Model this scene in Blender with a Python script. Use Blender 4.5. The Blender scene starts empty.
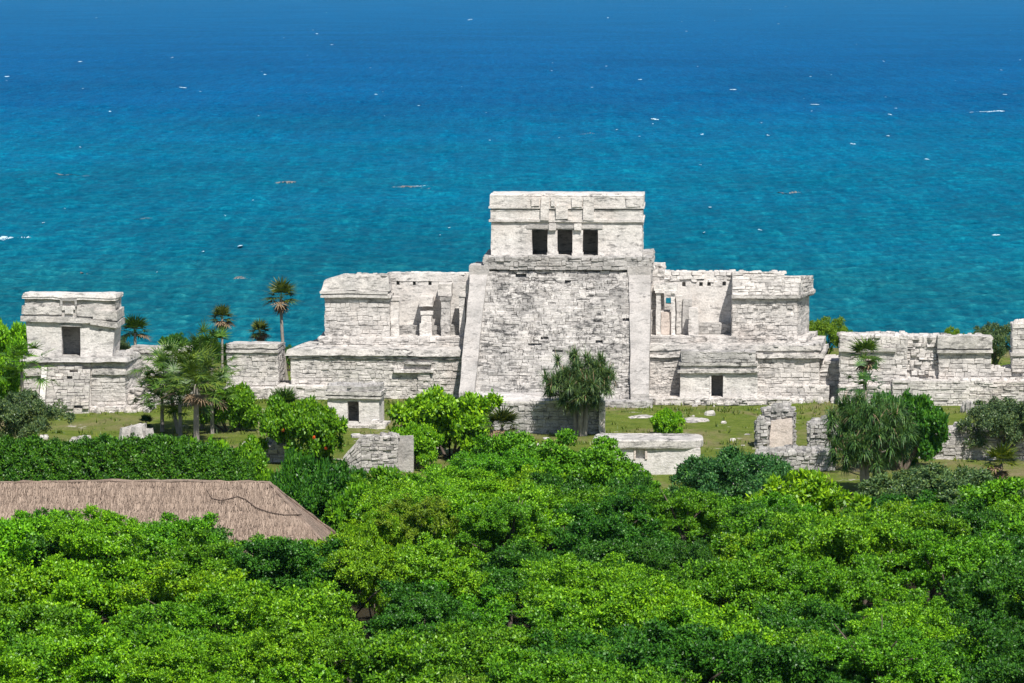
import bpy, math, random
import numpy as np
from mathutils import Vector, noise

# ------------------------------------------------------------------ camera, sky, sun, exposure
sc = bpy.context.scene
col = sc.collection
W, H = 1024, 683
K = 2.0                         # how many times farther off than a 70 mm view
F = 2000.0 * K                  # focal length in pixels
HOR = -25.0                     # picture row of the horizon
CAMZ = 23.8
PITCH = math.atan((H / 2 - HOR) / F)
SEA = -12.0

cam_d = bpy.data.cameras.new('camera')
cam = bpy.data.objects.new('camera', cam_d)
col.objects.link(cam)
cam.location = (0, 0, CAMZ)
cam.rotation_euler = (math.pi / 2 - PITCH, 0, 0)
cam_d.sensor_width = 36
cam_d.lens = F / W * 36
cam_d.clip_start = 0.5
cam_d.clip_end = 30000
sc.camera = cam

SUN_EL, SUN_AZ = math.radians(53), math.radians(18)     # azimuth: to the right of straight behind the camera
sun_dir = Vector((math.sin(SUN_AZ) * math.cos(SUN_EL), -math.cos(SUN_AZ) * math.cos(SUN_EL), math.sin(SUN_EL)))
world = bpy.data.worlds.new('World')
sc.world = world
world.use_nodes = True
wn = world.node_tree
for n in list(wn.nodes):
    wn.nodes.remove(n)
sky = wn.nodes.new('ShaderNodeTexSky')
sky.sky_type = 'NISHITA'
sky.sun_disc = False
sky.sun_elevation = SUN_EL
sky.sun_rotation = math.atan2(sun_dir.x, sun_dir.y)
sky.air_density = 1.0
sky.dust_density = 0.6
bg = wn.nodes.new('ShaderNodeBackground')
bg.inputs['Strength'].default_value = 0.068
wo = wn.nodes.new('ShaderNodeOutputWorld')
wn.links.new(sky.outputs[0], bg.inputs[0])
wn.links.new(bg.outputs[0], wo.inputs[0])
sl = bpy.data.lights.new('sun', 'SUN')
sl.energy = 4.6
sl.angle = math.radians(0.5)
sl.color = (1.0, 0.955, 0.89)
so = bpy.data.objects.new('sun', sl)
col.objects.link(so)
so.rotation_euler = sun_dir.to_track_quat('Z', 'Y').to_euler()
so.location = (60, -60, 120)

sc.view_settings.view_transform = 'Standard'
sc.view_settings.look = 'None'
sc.view_settings.gamma = 1
sc.view_settings.use_curve_mapping = False
sc.view_settings.exposure = 0.40
sc.render.engine = 'CYCLES'
sc.cycles.max_bounces = 6
sc.cycles.diffuse_bounces = 3
sc.cycles.glossy_bounces = 2
sc.cycles.transmission_bounces = 3
sc.cycles.use_denoising = True
sc.cycles.denoising_prefilter = 'ACCURATE'

# ------------------------------------------------------------------ pixel helpers
CP, SP = math.cos(PITCH), math.sin(PITCH)


def ray(px, py):
    x = (px - W / 2) / F
    y = -(py - H / 2) / F
    return Vector((x, CP + y * SP, -SP + y * CP))


def G(px, py, z=0.0):
    d = ray(px, py)
    t = (z - CAMZ) / d.z
    return Vector((d.x * t, d.y * t, z))


def P(px, py, Y):
    d = ray(px, py)
    t = Y / d.y
    return Vector((d.x * t, Y, CAMZ + d.z * t))


class Frame:
    """A building's own axes: u along its front to the right, v into depth, z up."""

    def __init__(s, x, y, rot=0.0, z=0.0):
        s.o = Vector((x, y, z)); s.r = rot
        s.ud = Vector((math.cos(rot), -math.sin(rot), 0))
        s.vd = Vector((math.sin(rot), math.cos(rot), 0))

    def L(s, px, py, v):
        d = ray(px, py)
        c = Vector((0, 0, CAMZ)) - s.o
        t = (v - c.dot(s.vd)) / d.dot(s.vd)
        p = c + d * t
        return p.dot(s.ud), p.z

    def u(s, px, v, py=350):
        return s.L(px, py, v)[0]

    def z(s, py, v, px=560):
        return s.L(px, py, v)[1]

    def empty(s, name):
        o = bpy.data.objects.new(name, None)
        col.objects.link(o)
        o.location = s.o
        o.rotation_euler = (0, 0, -s.r)
        o.empty_display_size = 0.5
        return o


def tag(o, label=None, cat=None, group=None, kind=None):
    if label: o['label'] = label
    if cat: o['category'] = cat
    if group: o['group'] = group
    if kind: o['kind'] = kind
    return o


# ------------------------------------------------------------------ mesh builder
def nvec(p, s, seed=0.0):
    q = Vector((p[0] * s + seed, p[1] * s + seed * 0.7, p[2] * s - seed))
    return noise.noise_vector(q)


class MB:
    def __init__(s, seed=1):
        s.v = []; s.f = []
        s.R = random.Random(seed)
        s.seed = seed

    def quad(s, a, b, c, d):
        i = len(s.v)
        s.v += [tuple(a), tuple(b), tuple(c), tuple(d)]
        s.f.append((i, i + 1, i + 2, i + 3))

    def grid(s, a, b, c, d, cell, amp, fr=0.9):
        a, b, c, d = map(Vector, (a, b, c, d))
        nu = max(1, int(((b - a).length + (c - d).length) / 2 / cell))
        nv = max(1, int(((d - a).length + (c - b).length) / 2 / cell))
        nu = min(nu, 160); nv = min(nv, 90)
        i0 = len(s.v)
        for j in range(nv + 1):
            t = j / nv
            for i in range(nu + 1):
                q = i / nu
                p = (a * (1 - q) + b * q) * (1 - t) + (d * (1 - q) + c * q) * t
                if amp:
                    p = p + nvec(p, fr, s.seed) * amp + nvec(p, fr * 3.3, s.seed + 5) * amp * 0.6
                s.v.append(tuple(p))
        for j in range(nv):
            for i in range(nu):
                k = i0 + j * (nu + 1) + i
                s.f.append((k, k + 1, k + nu + 2, k + nu + 1))

    def hexa(s, b, t, cell=0.35, amp=0.03, bottom=False, fr=0.9):
        """b, t: four corners each (front-left, front-right, back-right, back-left)."""
        s.grid(b[0], b[1], t[1], t[0], cell, amp, fr)
        s.grid(b[1], b[2], t[2], t[1], cell, amp, fr)
        s.grid(b[2], b[3], t[3], t[2], cell, amp, fr)
        s.grid(b[3], b[0], t[0], t[3], cell, amp, fr)
        s.grid(t[0], t[1], t[2], t[3], cell, amp, fr)
        if bottom:
            s.grid(b[3], b[2], b[1], b[0], cell, amp, fr)

    def rbox(s, u0, u1, v0, v1, z0, z1, cell=0.35, amp=0.03, bottom=True, fr=0.9, tp=0.0, sk=0.0, fall=0.0):
        b = [(u0, v0, z0), (u1, v0, z0), (u1 - sk, v1, z0), (u0 + 0, v1, z0)]
        t = [(u0 + tp, v0 + tp, z1), (u1 - tp, v0 + tp, z1), (u1 - tp - sk, v1 - tp, z1 - fall), (u0 + tp, v1 - tp, z1 - fall)]
        s.hexa(b, t, cell, amp, bottom, fr)

    def stone(s, c, n, prot, back=0.08, jit=0.012):
        """one dressed stone: four face corners c (ccw from outside), pushed out along n."""
        R = s.R
        m = (c[0] + c[1] + c[2] + c[3]) * 0.25
        i = len(s.v)
        tilt = [R.uniform(-1, 1) * prot * 0.35 for _ in range(4)]
        for k in range(4):
            p = c[k] - n * back
            s.v.append(tuple(p))
        for k in range(4):
            p = c[k] + n * (prot * 0.55) + Vector((R.uniform(-jit, jit), R.uniform(-jit, jit), R.uniform(-jit, jit)))
            s.v.append(tuple(p))
        for k in range(4):
            p = c[k] + (m - c[k]) * 0.16 + n * (prot + tilt[k])
            s.v.append(tuple(p))
        for k in range(4):
            l = (k + 1) % 4
            s.f.append((i + k, i + l, i + 4 + l, i + 4 + k))
            s.f.append((i + 4 + k, i + 4 + l, i + 8 + l, i + 8 + k))
        s.f.append((i + 8, i + 9, i + 10, i + 11))

    def masonry(s, a, b, c, d, ch=(0.16, 0.30), cw=(0.25, 0.75), prot=(0.0, 0.045), gap=0.008, miss=0.03, top=None):
        """rubble courses over the quad a b c d (a-b bottom edge, d-c top edge), seen from outside ccw."""
        a, b, c, d = map(Vector, (a, b, c, d))
        n = (b - a).cross(d - a).normalized()
        R = s.R
        Hh = ((d - a).length + (c - b).length) / 2
        Ww = max(((b - a).length + (c - d).length) / 2, 1e-3)

        def bl(q, t):
            return (a * (1 - q) + b * q) * (1 - t) + (d * (1 - q) + c * q) * t
        z = 0.0
        while z < Hh - 0.03:
            h = R.uniform(*ch)
            if z + h > Hh - 0.06: h = Hh - z
            x = 0.0
            while x < Ww - 0.02:
                w = R.uniform(*cw)
                if x + w > Ww - 0.1: w = Ww - x
                q0, q1 = (x + gap) / Ww, (x + w - gap) / Ww
                dz = R.uniform(-0.06, 0.06)
                z0 = max(0, z + gap + dz * 0.4); z1 = z + h - gap + dz * 0.4
                t0, t1 = z0 / Hh, min(1.02, z1 / Hh)
                if R.random() > miss and (top is None or z1 < top(x / Ww) * Hh):
                    dj = R.uniform(-0.035, 0.035) / Hh
                    if R.random() < 0.25 and h > 0.2:      # two thin stones in one course
                        tm = t0 + (t1 - t0) * R.uniform(0.35, 0.65)
                        g2 = gap * 0.6 / Hh
                        s.stone([bl(q0, t0), bl(q1, t0 + dj), bl(q1, tm - g2), bl(q0, tm - g2)], n, R.uniform(*prot))
                        s.stone([bl(q0, tm + g2), bl(q1, tm + g2), bl(q1, t1 + dj), bl(q0, t1)], n, R.uniform(*prot))
                    else:
                        s.stone([bl(q0, t0), bl(q1, t0 + dj), bl(q1, t1 + dj), bl(q0, t1)], n, R.uniform(*prot))
                x += w
            z += h

    def block(s, u0, u1, v0, v1, z0, z1, faces='flrt', inset=0.05, **kw):
        """stone-faced block: plain core with courses laid on its seen faces."""
        s.rbox(u0 + inset, u1 - inset, v0 + inset, v1 - inset, z0, z1 - inset, 0.5, 0.02, False)
        if 'f' in faces: s.masonry((u0, v0, z0), (u1, v0, z0), (u1, v0, z1), (u0, v0, z1), **kw)
        if 'r' in faces: s.masonry((u1, v0, z0), (u1, v1, z0), (u1, v1, z1), (u1, v0, z1), **kw)
        if 'l' in faces: s.masonry((u0, v1, z0), (u0, v0, z0), (u0, v0, z1), (u0, v1, z1), **kw)
        if 'b' in faces: s.masonry((u1, v1, z0), (u0, v1, z0), (u0, v1, z1), (u1, v1, z1), **kw)
        if 't' in faces:
            k2 = dict(kw); k2['ch'] = (0.3, 0.6); k2['miss'] = 0.0; k2['top'] = None; k2['prot'] = (0.0, 0.05)
            s.masonry((u0, v0, z1 - 0.02), (u1, v0, z1 - 0.02), (u1, v1, z1 - 0.02), (u0, v1, z1 - 0.02), **k2)

    def caps(s, u0, u1, v0, v1, z, hmax=0.25, size=(0.25, 0.6), fn=None, den=1.0):
        """loose broken stones lying along a ruined wall top."""
        R = s.R
        area = abs((u1 - u0) * (v1 - v0))
        for _ in range(int(area / (size[0] * size[1]) * den) + 1):
            x, y = R.uniform(u0, u1), R.uniform(v0, v1)
            h = R.uniform(0.05, hmax) * (fn((x - u0) / (u1 - u0)) if fn else 1.0)
            if h < 0.03: continue
            s.rock(x, y, z, R.uniform(*size) * 0.5, R.uniform(*size) * 0.5, h, R.uniform(0, 3))

    def rock(s, x, y, z, rx, ry, h, ang=0.0, cuts=5, sink=0.05):
        """an angular stone: two skewed rings and a top."""
        R = s.R
        i = len(s.v)
        k = R.randint(5, 7)
        rings = [(1.0, -sink), (R.uniform(0.92, 1.08), h * 0.5), (R.uniform(0.6, 0.85), h)]
        an = [2 * math.pi * j / k + R.uniform(-0.3, 0.3) for j in range(k)]
        rr = [R.uniform(0.75, 1.15) for j in range(k)]
        ca, sa = math.cos(ang), math.sin(ang)
        for f, zz in rings:
            for j in range(k):
                px, py = math.cos(an[j]) * rx * f * rr[j], math.sin(an[j]) * ry * f * rr[j]
                s.v.append((x + px * ca - py * sa, y + px * sa + py * ca, z + zz + R.uniform(-0.1, 0.1) * h * (zz > 0)))
        for q in range(2):
            for j in range(k):
                l = (j + 1) % k
                s.f.append((i + q * k + j, i + q * k + l, i + (q + 1) * k + l, i + (q + 1) * k + j))
        s.f.append(tuple(i + 2 * k + j for j in range(k)))

    def tube(s, pts, rad, sides=6):
        i0 = len(s.v)
        n = len(pts)
        for j, p in enumerate(pts):
            p = Vector(p)
            d = (Vector(pts[min(j + 1, n - 1)]) - Vector(pts[max(j - 1, 0)])).normalized()
            a = d.orthogonal().normalized() if abs(d.x) + abs(d.y) > 1e-4 else Vector((1, 0, 0))
            b = d.cross(a).normalized()
            for k in range(sides):
                t = 2 * math.pi * k / sides
                s.v.append(tuple(p + (a * math.cos(t) + b * math.sin(t)) * rad[j]))
        for j in range(n - 1):
            for k in range(sides):
                l = (k + 1) % sides
                s.f.append((i0 + j * sides + k, i0 + j * sides + l, i0 + (j + 1) * sides + l, i0 + (j + 1) * sides + k))
        s.f.append(tuple(i0 + (n - 1) * sides + k for k in range(sides)))

    def mesh(s, name, mat, smooth=False):
        me = bpy.data.meshes.new(name)
        me.from_pydata(s.v, [], s.f)
        me.materials.append(mat)
        if smooth:
            me.shade_smooth()
        me.update()
        return me

    def build(s, name, mat, parent=None, smooth=False):
        o = bpy.data.objects.new(name, s.mesh(name, mat, smooth))
        col.objects.link(o)
        if parent: o.parent = parent
        return o


# ------------------------------------------------------------------ materials
def mat_base(name):
    m = bpy.data.materials.new(name)
    m.use_nodes = True
    nt = m.node_tree
    b = nt.nodes['Principled BSDF']
    return m, nt, b


def N(nt, t, **kw):
    n = nt.nodes.new(t)
    for k, v in kw.items(): setattr(n, k, v)
    return n


def tex_noise(nt, vec, scale, detail=5, rough=0.6, dist=0.0):
    n = N(nt, 'ShaderNodeTexNoise')
    n.inputs['Scale'].default_value = scale
    n.inputs['Detail'].default_value = detail
    n.inputs['Roughness'].default_value = rough
    n.inputs['Distortion'].default_value = dist
    if vec is not None: nt.links.new(vec, n.inputs['Vector'])
    return n.outputs['Fac']


def ramp(nt, fac, stops):
    n = N(nt, 'ShaderNodeValToRGB')
    el = n.color_ramp.elements
    while len(el) < len(stops): el.new(0.5)
    for e, (p, c) in zip(el, stops):
        e.position = p
        e.color = (c[0], c[1], c[2], 1) if isinstance(c, (tuple, list)) else (c, c, c, 1)
    if fac is not None: nt.links.new(fac, n.inputs[0])
    return n.outputs[0]


def mix(nt, fac, a, b, mode='MIX'):
    n = N(nt, 'ShaderNodeMix', data_type='RGBA', blend_type=mode)
    for sock, val in ((n.inputs[0], fac), (n.inputs[6], a), (n.inputs[7], b)):
        if isinstance(val, (int, float)): sock.default_value = val
        elif isinstance(val, (tuple, list)): sock.default_value = (val[0], val[1], val[2], 1)
        else: nt.links.new(val, sock)
    return n.outputs[2]


def math_n(nt, op, a, b=None, c=None):
    n = N(nt, 'ShaderNodeMath', operation=op)
    for i, val in enumerate((a, b, c)):
        if val is None: continue
        if isinstance(val, (int, float)): n.inputs[i].default_value = val
        else: nt.links.new(val, n.inputs[i])
    return n.outputs[0]


def scaled(nt, vec, s):
    n = N(nt, 'ShaderNodeMapping')
    n.inputs['Scale'].default_value = s
    nt.links.new(vec, n.inputs['Vector'])
    return n.outputs[0]


def bump(nt, b, height, dist, strength=1.0):
    n = N(nt, 'ShaderNodeBump')
    n.inputs['Distance'].default_value = dist
    n.inputs['Strength'].default_value = strength
    nt.links.new(height, n.inputs['Height'])
    nt.links.new(n.outputs[0], b.inputs['Normal'])


def stone_mat(name, light, mid, dark, lichen=0.5, warm=0.3, streak=0.3, var=0.25, bscale=9.0, bd=0.05, erode=0.55, li0=0.535, spread=0.0):
    """weathered pale limestone: stone-to-stone variation, grey weathering, black lichen, warm stains."""
    m, nt, b = mat_base(name)
    tc = N(nt, 'ShaderNodeTexCoord').outputs['Object']
    isl = N(nt, 'ShaderNodeNewGeometry').outputs['Random Per Island']
    base = ramp(nt, tex_noise(nt, tc, 0.8, 6, 0.65), [(0.3, mid), (0.56, light)])
    base = mix(nt, ramp(nt, tex_noise(nt, tc, 0.45, 4, 0.6), [(0.5, 0.0), (0.72, warm)]), base, (0.62, 0.50, 0.42))
    iv = ramp(nt, isl, [(0.0, 1 - var), (0.45, 1.0), (1.0, 1.0)])
    base = mix(nt, 1.0, base, iv, 'MULTIPLY')
    st = ramp(nt, tex_noise(nt, scaled(nt, tc, (1.6, 1.6, 0.22)), 1.0, 5, 0.65), [(0.5, 0.0), (0.8, streak)])
    base = mix(nt, st, base, mid)
    big = ramp(nt, tex_noise(nt, tc, 0.30, 3, 0.6), [(0.42 - spread, 0.2), (0.66 - spread, 1.0)])
    li = ramp(nt, tex_noise(nt, scaled(nt, tc, (1, 1, 2.3)), 2.3, 9, 0.78), [(li0, 0.0), (li0 + .085, 1.0)])
    lf = math_n(nt, 'MULTIPLY', math_n(nt, 'MULTIPLY', big, li), lichen)
    base = mix(nt, lf, base, dark)
    er = ramp(nt, tex_noise(nt, scaled(nt, tc, (1.6, 1.6, 5.5)), 1.0, 7, 0.74, 0.3), [(0.37, 1.0), (0.47, 0.0)])
    ef = math_n(nt, 'MULTIPLY', er, ramp(nt, tex_noise(nt, tc, 0.55, 3, 0.6), [(0.34, erode * .25), (0.6, erode)]))
    base = mix(nt, ef, base, dark)
    fine = ramp(nt, tex_noise(nt, tc, 11.0, 4, 0.7), [(0.38, 0.72), (0.56, 1.0)])
    base = mix(nt, 0.65, base, fine, 'MULTIPLY')
    nt.links.new(base, b.inputs['Base Color'])
    b.inputs['Roughness'].default_value = 0.92
    b.inputs['Specular IOR Level'].default_value = 0.2
    bump(nt, b, tex_noise(nt, tc, bscale, 7, 0.72), bd)
    return m


M = {}
M['stone'] = stone_mat('limestone_courses', (0.75, 0.705, 0.665), (0.51, 0.485, 0.46), (0.10, 0.096, 0.092), 0.85, 0.34, 0.4, 0.24, erode=1.0, li0=.50, spread=.02)
M['stair'] = stone_mat('limestone_steps', (0.72, 0.685, 0.65), (0.47, 0.45, 0.43), (0.045, 0.045, 0.047), 1.0, 0.15, 0.35, 0.30, erode=1.0, li0=0.485, spread=.04)
M['plaster'] = stone_mat('limewashed_plaster', (0.77, 0.73, 0.69), (0.56, 0.535, 0.51), (0.14, 0.135, 0.13), 0.8, 0.28, 0.5, 0.04, erode=0.85, li0=.525)
M['balus'] = stone_mat('worn_plaster', (0.52, 0.49, 0.465), (0.34, 0.325, 0.31), (0.13, 0.125, 0.12), 0.8, 0.15, 0.5, 0.04, erode=0.7)
M['grey'] = stone_mat('grey_weathered_stone', (0.56, 0.535, 0.51), (0.32, 0.31, 0.295), (0.05, 0.05, 0.05), 0.9, 0.12, 0.4, 0.3, erode=1.0, li0=.51)
M['cornice'] = stone_mat('worn_cornice', (0.68, 0.64, 0.60), (0.40, 0.385, 0.365), (0.06, 0.06, 0.058), 1.0, 0.15, 0.55, 0.05, erode=1.0, li0=.50, spread=.03)
M['rubble'] = stone_mat('rubble_stone', (0.62, 0.585, 0.55), (0.40, 0.38, 0.36), (0.06, 0.06, 0.06), 0.9, 0.2, 0.4, 0.35, erode=1.0, li0=.5)
M['pink'] = stone_mat('stained_plaster', (0.66, 0.57, 0.51), (0.52, 0.46, 0.42), (0.16, 0.14, 0.13), 0.4, 0.4, 0.3, 0.05)


def leaf_mat(name, hue_var=0.3, tr=0.16, tip=(1.75, 1.45, 0.8), rough=0.42):
    m, nt, b = mat_base(name)
    oi = N(nt, 'ShaderNodeObjectInfo')
    isl = N(nt, 'ShaderNodeNewGeometry').outputs['Random Per Island']
    tc = N(nt, 'ShaderNodeTexCoord').outputs['Object']
    cl = oi.outputs['Color']
    v = ramp(nt, isl, [(0.0, (0.26, 0.36, 0.45)), (0.32, (0.52, 0.63, 0.7)), (0.6, (1.0, 1.0, 1)), (0.85, (1.2, 1.1, 1)), (1.0, tip)])  # leaf-scale sun and shade contrast put into the colour, leaf by leaf
    c = mix(nt, 1.0, cl, v, 'MULTIPLY')
    pv = ramp(nt, tex_noise(nt, tc, 0.7, 3, 0.6), [(0.35, (0.72, 0.80, 0.8)), (0.65, (1.16, 1.1, 0.85))])
    c = mix(nt, hue_var * 2, c, mix(nt, 1.0, c, pv, 'MULTIPLY'))
    nt.links.new(c, b.inputs['Base Color'])
    b.inputs['Roughness'].default_value = rough
    b.inputs['Specular IOR Level'].default_value = 0.3
    t = N(nt, 'ShaderNodeBsdfTranslucent')
    tcol = mix(nt, 1.0, c, (1.5, 1.5, 0.5), 'MULTIPLY')
    nt.links.new(tcol, t.inputs['Color'])
    ms = N(nt, 'ShaderNodeMixShader')
    ms.inputs[0].default_value = tr
    nt.links.new(b.outputs[0], ms.inputs[1])
    nt.links.new(t.outputs[0], ms.inputs[2])
    nt.links.new(ms.outputs[0], nt.nodes['Material Output'].inputs['Surface'])
    return m


M['leaf'] = leaf_mat('broad_leaves')
M['frond'] = leaf_mat('palm_fronds', 0.25, 0.2, (1.5, 1.3, 0.7), 0.45)


def plain(name, c, var=0.3, scale=3.0, rough=0.9, stretch=(1, 1, 1)):
    m, nt, b = mat_base(name)
    tc = N(nt, 'ShaderNodeTexCoord').outputs['Object']
    n = tex_noise(nt, scaled(nt, tc, stretch), scale, 6, 0.7)
    d = tuple(x * (1 - var) for x in c); l = tuple(min(1, x * (1 + var)) for x in c)
    nt.links.new(ramp(nt, n, [(0.3, d), (0.7, l)]), b.inputs['Base Color'])
    b.inputs['Roughness'].default_value = rough
    b.inputs['Specular IOR Level'].default_value = 0.2
    bump(nt, b, n, 0.03)
    return m


M['bark'] = plain('bark', (0.12, 0.095, 0.075), 0.45, 5, stretch=(1, 1, 0.4))
M['palebark'] = plain('pale_bark', (0.30, 0.27, 0.24), 0.4, 5, stretch=(1, 1, 0.5))
M['dry'] = plain('dry_fronds', (0.22, 0.155, 0.095), 0.5, 4)
M['flower'] = plain('orange_flowers', (0.62, 0.10, 0.02), 0.2, 4)
M['darkwood'] = plain('lintel_wood', (0.10, 0.085, 0.075), 0.4, 6)
M['rope'] = plain('weathered_cable', (0.11, 0.08, 0.065), 0.3, 6)


def thatch_mat():
    m, nt, b = mat_base('old_thatch')
    tc = N(nt, 'ShaderNodeTexCoord').outputs['Object']
    a = tex_noise(nt, scaled(nt, tc, (2.6, 1.4, 1.4)), 2.0, 9, 0.78)
    c = ramp(nt, a, [(0.3, (0.17, 0.118, 0.092)), (0.5, (0.33, 0.24, 0.19)), (0.72, (0.52, 0.40, 0.32))])
    g = ramp(nt, tex_noise(nt, scaled(nt, tc, (.5, 1, 1)), 0.8, 6, 0.7), [(0.4, 0.0), (0.7, 0.75)])
    c = mix(nt, g, c, (0.30, 0.245, 0.20))
    d = ramp(nt, tex_noise(nt, scaled(nt, tc, (0.7, 4, 4)), 1.0, 6, 0.7), [(0.35, 0.6), (0.55, 1.0)])
    c = mix(nt, 1.0, c, d, 'MULTIPLY')
    nt.links.new(c, b.inputs['Base Color'])
    b.inputs['Roughness'].default_value = 0.95
    b.inputs['Specular IOR Level'].default_value = 0.1
    bump(nt, b, a, 0.10)
    return m


M['thatch'] = thatch_mat()


def straw_mat():
    m, nt, b = mat_base('straw')
    isl = N(nt, 'ShaderNodeNewGeometry').outputs['Random Per Island']
    nt.links.new(ramp(nt, isl, [(0.0, (0.13, 0.096, 0.076)), (0.5, (0.255, 0.194, 0.153)), (1.0, (0.40, 0.31, 0.245))]), b.inputs['Base Color'])
    b.inputs['Roughness'].default_value = 0.9
    b.inputs['Specular IOR Level'].default_value = 0.1
    return m


M['straw'] = straw_mat()


def ground_mat():
    m, nt, b = mat_base('lawn_and_forest_floor')
    tc = N(nt, 'ShaderNodeTexCoord').outputs['Object']
    g = ramp(nt, tex_noise(nt, tc, 0.9, 7, 0.7), [(0.32, (0.085, 0.130, 0.018)), (0.52, (0.140, 0.190, 0.028)), (0.72, (0.21, 0.22, 0.055))])
    dirt = ramp(nt, tex_noise(nt, scaled(nt, tc, (0.55, 0.35, 1)), 0.33, 7, 0.68, 0.6), [(0.49, 0.0), (0.64, 0.8)])
    dc = ramp(nt, tex_noise(nt, tc, 1.6, 5, 0.7), [(0.3, (0.20, 0.15, 0.085)), (0.7, (0.34, 0.27, 0.17))])
    c = mix(nt, dirt, g, dc)
    lime = ramp(nt, tex_noise(nt, scaled(nt, tc, (0.5, 0.35, 1)), 0.75, 8, 0.7, 0.4), [(0.60, 0.0), (0.66, 0.9)])
    c = mix(nt, lime, c, (0.52, 0.47, 0.40))
    sp = ramp(nt, tex_noise(nt, tc, 7.0, 4, 0.7), [(0.3, 0.7), (0.6, 1.05)])
    c = mix(nt, 1.0, c, sp, 'MULTIPLY')
    # forest floor nearer than the lawn, rocky cliff beyond it
    sep = N(nt, 'ShaderNodeSeparateXYZ'); nt.links.new(tc, sep.inputs[0])
    wob = math_n(nt, 'MULTIPLY_ADD', tex_noise(nt, tc, 0.25, 4), 6.0, sep.outputs['Y'])
    fl = ramp(nt, math_n(nt, 'DIVIDE', wob, 200.0 * K), [(0.420, 1.0), (0.435, 0.0)])
    c = mix(nt, fl, c, (0.045, 0.038, 0.022))
    cl = ramp(nt, math_n(nt, 'DIVIDE', sep.outputs['Z'], -3.0), [(0.1, 0.0), (0.4, 1.0)])
    c = mix(nt, cl, c, (0.30, 0.28, 0.25))
    nt.links.new(c, b.inputs['Base Color'])
    b.inputs['Roughness'].default_value = 0.95
    b.inputs['Specular IOR Level'].default_value = 0.1
    bump(nt, b, tex_noise(nt, tc, 5.0, 7, 0.75), 0.12)
    return m


def water_mat():
    m, nt, b = mat_base('sea_water')
    tc = N(nt, 'ShaderNodeTexCoord').outputs['Object']
    sep = N(nt, 'ShaderNodeSeparateXYZ'); nt.links.new(tc, sep.inputs[0])
    # sea-bed depth: turquoise shallows over sand, a drop-off about 500 m out, deep blue beyond
    wob = math_n(nt, 'MULTIPLY_ADD', math_n(nt, 'SUBTRACT', tex_noise(nt, scaled(nt, tc, (0.35, 1, 1)), 0.012, 5, 0.65), 0.5), 170.0 * K, sep.outputs['Y'])
    ly = math_n(nt, 'LOGARITHM', math_n(nt, 'MAXIMUM', wob, 20.0), 10.0)     # log10 of distance
    t = math_n(nt, 'DIVIDE', math_n(nt, 'SUBTRACT', ly, 2.0 + math.log10(K)), 2.0)
    c = ramp(nt, t, [(0.14, (0.003, 0.104, 0.152)), (0.22, (0.001, 0.104, 0.178)), (0.305, (0.0004, 0.106, 0.212)),
                     (0.375, (0.0002, 0.082, 0.218)), (0.46, (0.0002, 0.080, 0.225)), (0.62, (0.001, 0.095, 0.25))])
    pt = ramp(nt, tex_noise(nt, scaled(nt, tc, (0.5, 0.35, 1)), 0.03, 6, 0.65), [(0.35, 0.86), (0.65, 1.10)])
    c = mix(nt, 1.0, c, pt, 'MULTIPLY')
    ch = tex_noise(nt, scaled(nt, tc, (1.15, .30, 1)), 1.0, 6, 0.74, 0.3)           # ripples: light and dark of the wave facets put into the colour
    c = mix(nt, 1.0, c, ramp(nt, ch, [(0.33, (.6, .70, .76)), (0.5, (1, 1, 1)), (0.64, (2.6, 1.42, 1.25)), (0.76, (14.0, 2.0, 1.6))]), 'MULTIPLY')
    far_streaks = tex_noise(nt, scaled(nt, tc, (.42, .022, 1)), 1.0, 6, 0.76, 0.2)           # streaks of distant waves, their light and dark painted into the colour
    c = mix(nt, 1.0, c, ramp(nt, far_streaks, [(0.33, (.70, .78, .83)), (0.5, (1, 1, 1)), (0.66, (2.2, 1.34, 1.2))]), 'MULTIPLY')
    zr = math_n(nt, 'ADD', math_n(nt, 'MULTIPLY', math_n(nt, 'SUBTRACT', sep.outputs['Z'], SEA), .8), .5)   # clearer water in the crests; wave shading deepened in the colour by height
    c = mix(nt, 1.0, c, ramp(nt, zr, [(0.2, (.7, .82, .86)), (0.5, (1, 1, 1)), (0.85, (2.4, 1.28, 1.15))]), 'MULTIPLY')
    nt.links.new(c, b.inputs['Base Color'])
    b.inputs['Roughness'].default_value = 0.45
    b.inputs['IOR'].default_value = 1.33
    b.inputs['Specular IOR Level'].default_value = 0.006
    w1 = tex_noise(nt, scaled(nt, tc, (0.5, 1.0, 1)), 0.11, 3, 0.55, 0.4)
    w2 = tex_noise(nt, scaled(nt, tc, (0.6, 1.0, 1)), 0.42, 4, 0.62, 0.3)
    hgt = math_n(nt, 'MULTIPLY_ADD', w1, 0.5, math_n(nt, 'MULTIPLY', w2, 1.0))
    bump(nt, b, hgt, 0.8)
    return m


# ------------------------------------------------------------------ ground, sea
def cliff_y(x):
    return 127.5 * K + 2.5 * noise.noise(Vector((x * 0.05, 3.1, 0))) + 1.2 * noise.noise(Vector((x * 0.22, 7.1, 0)))


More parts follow.
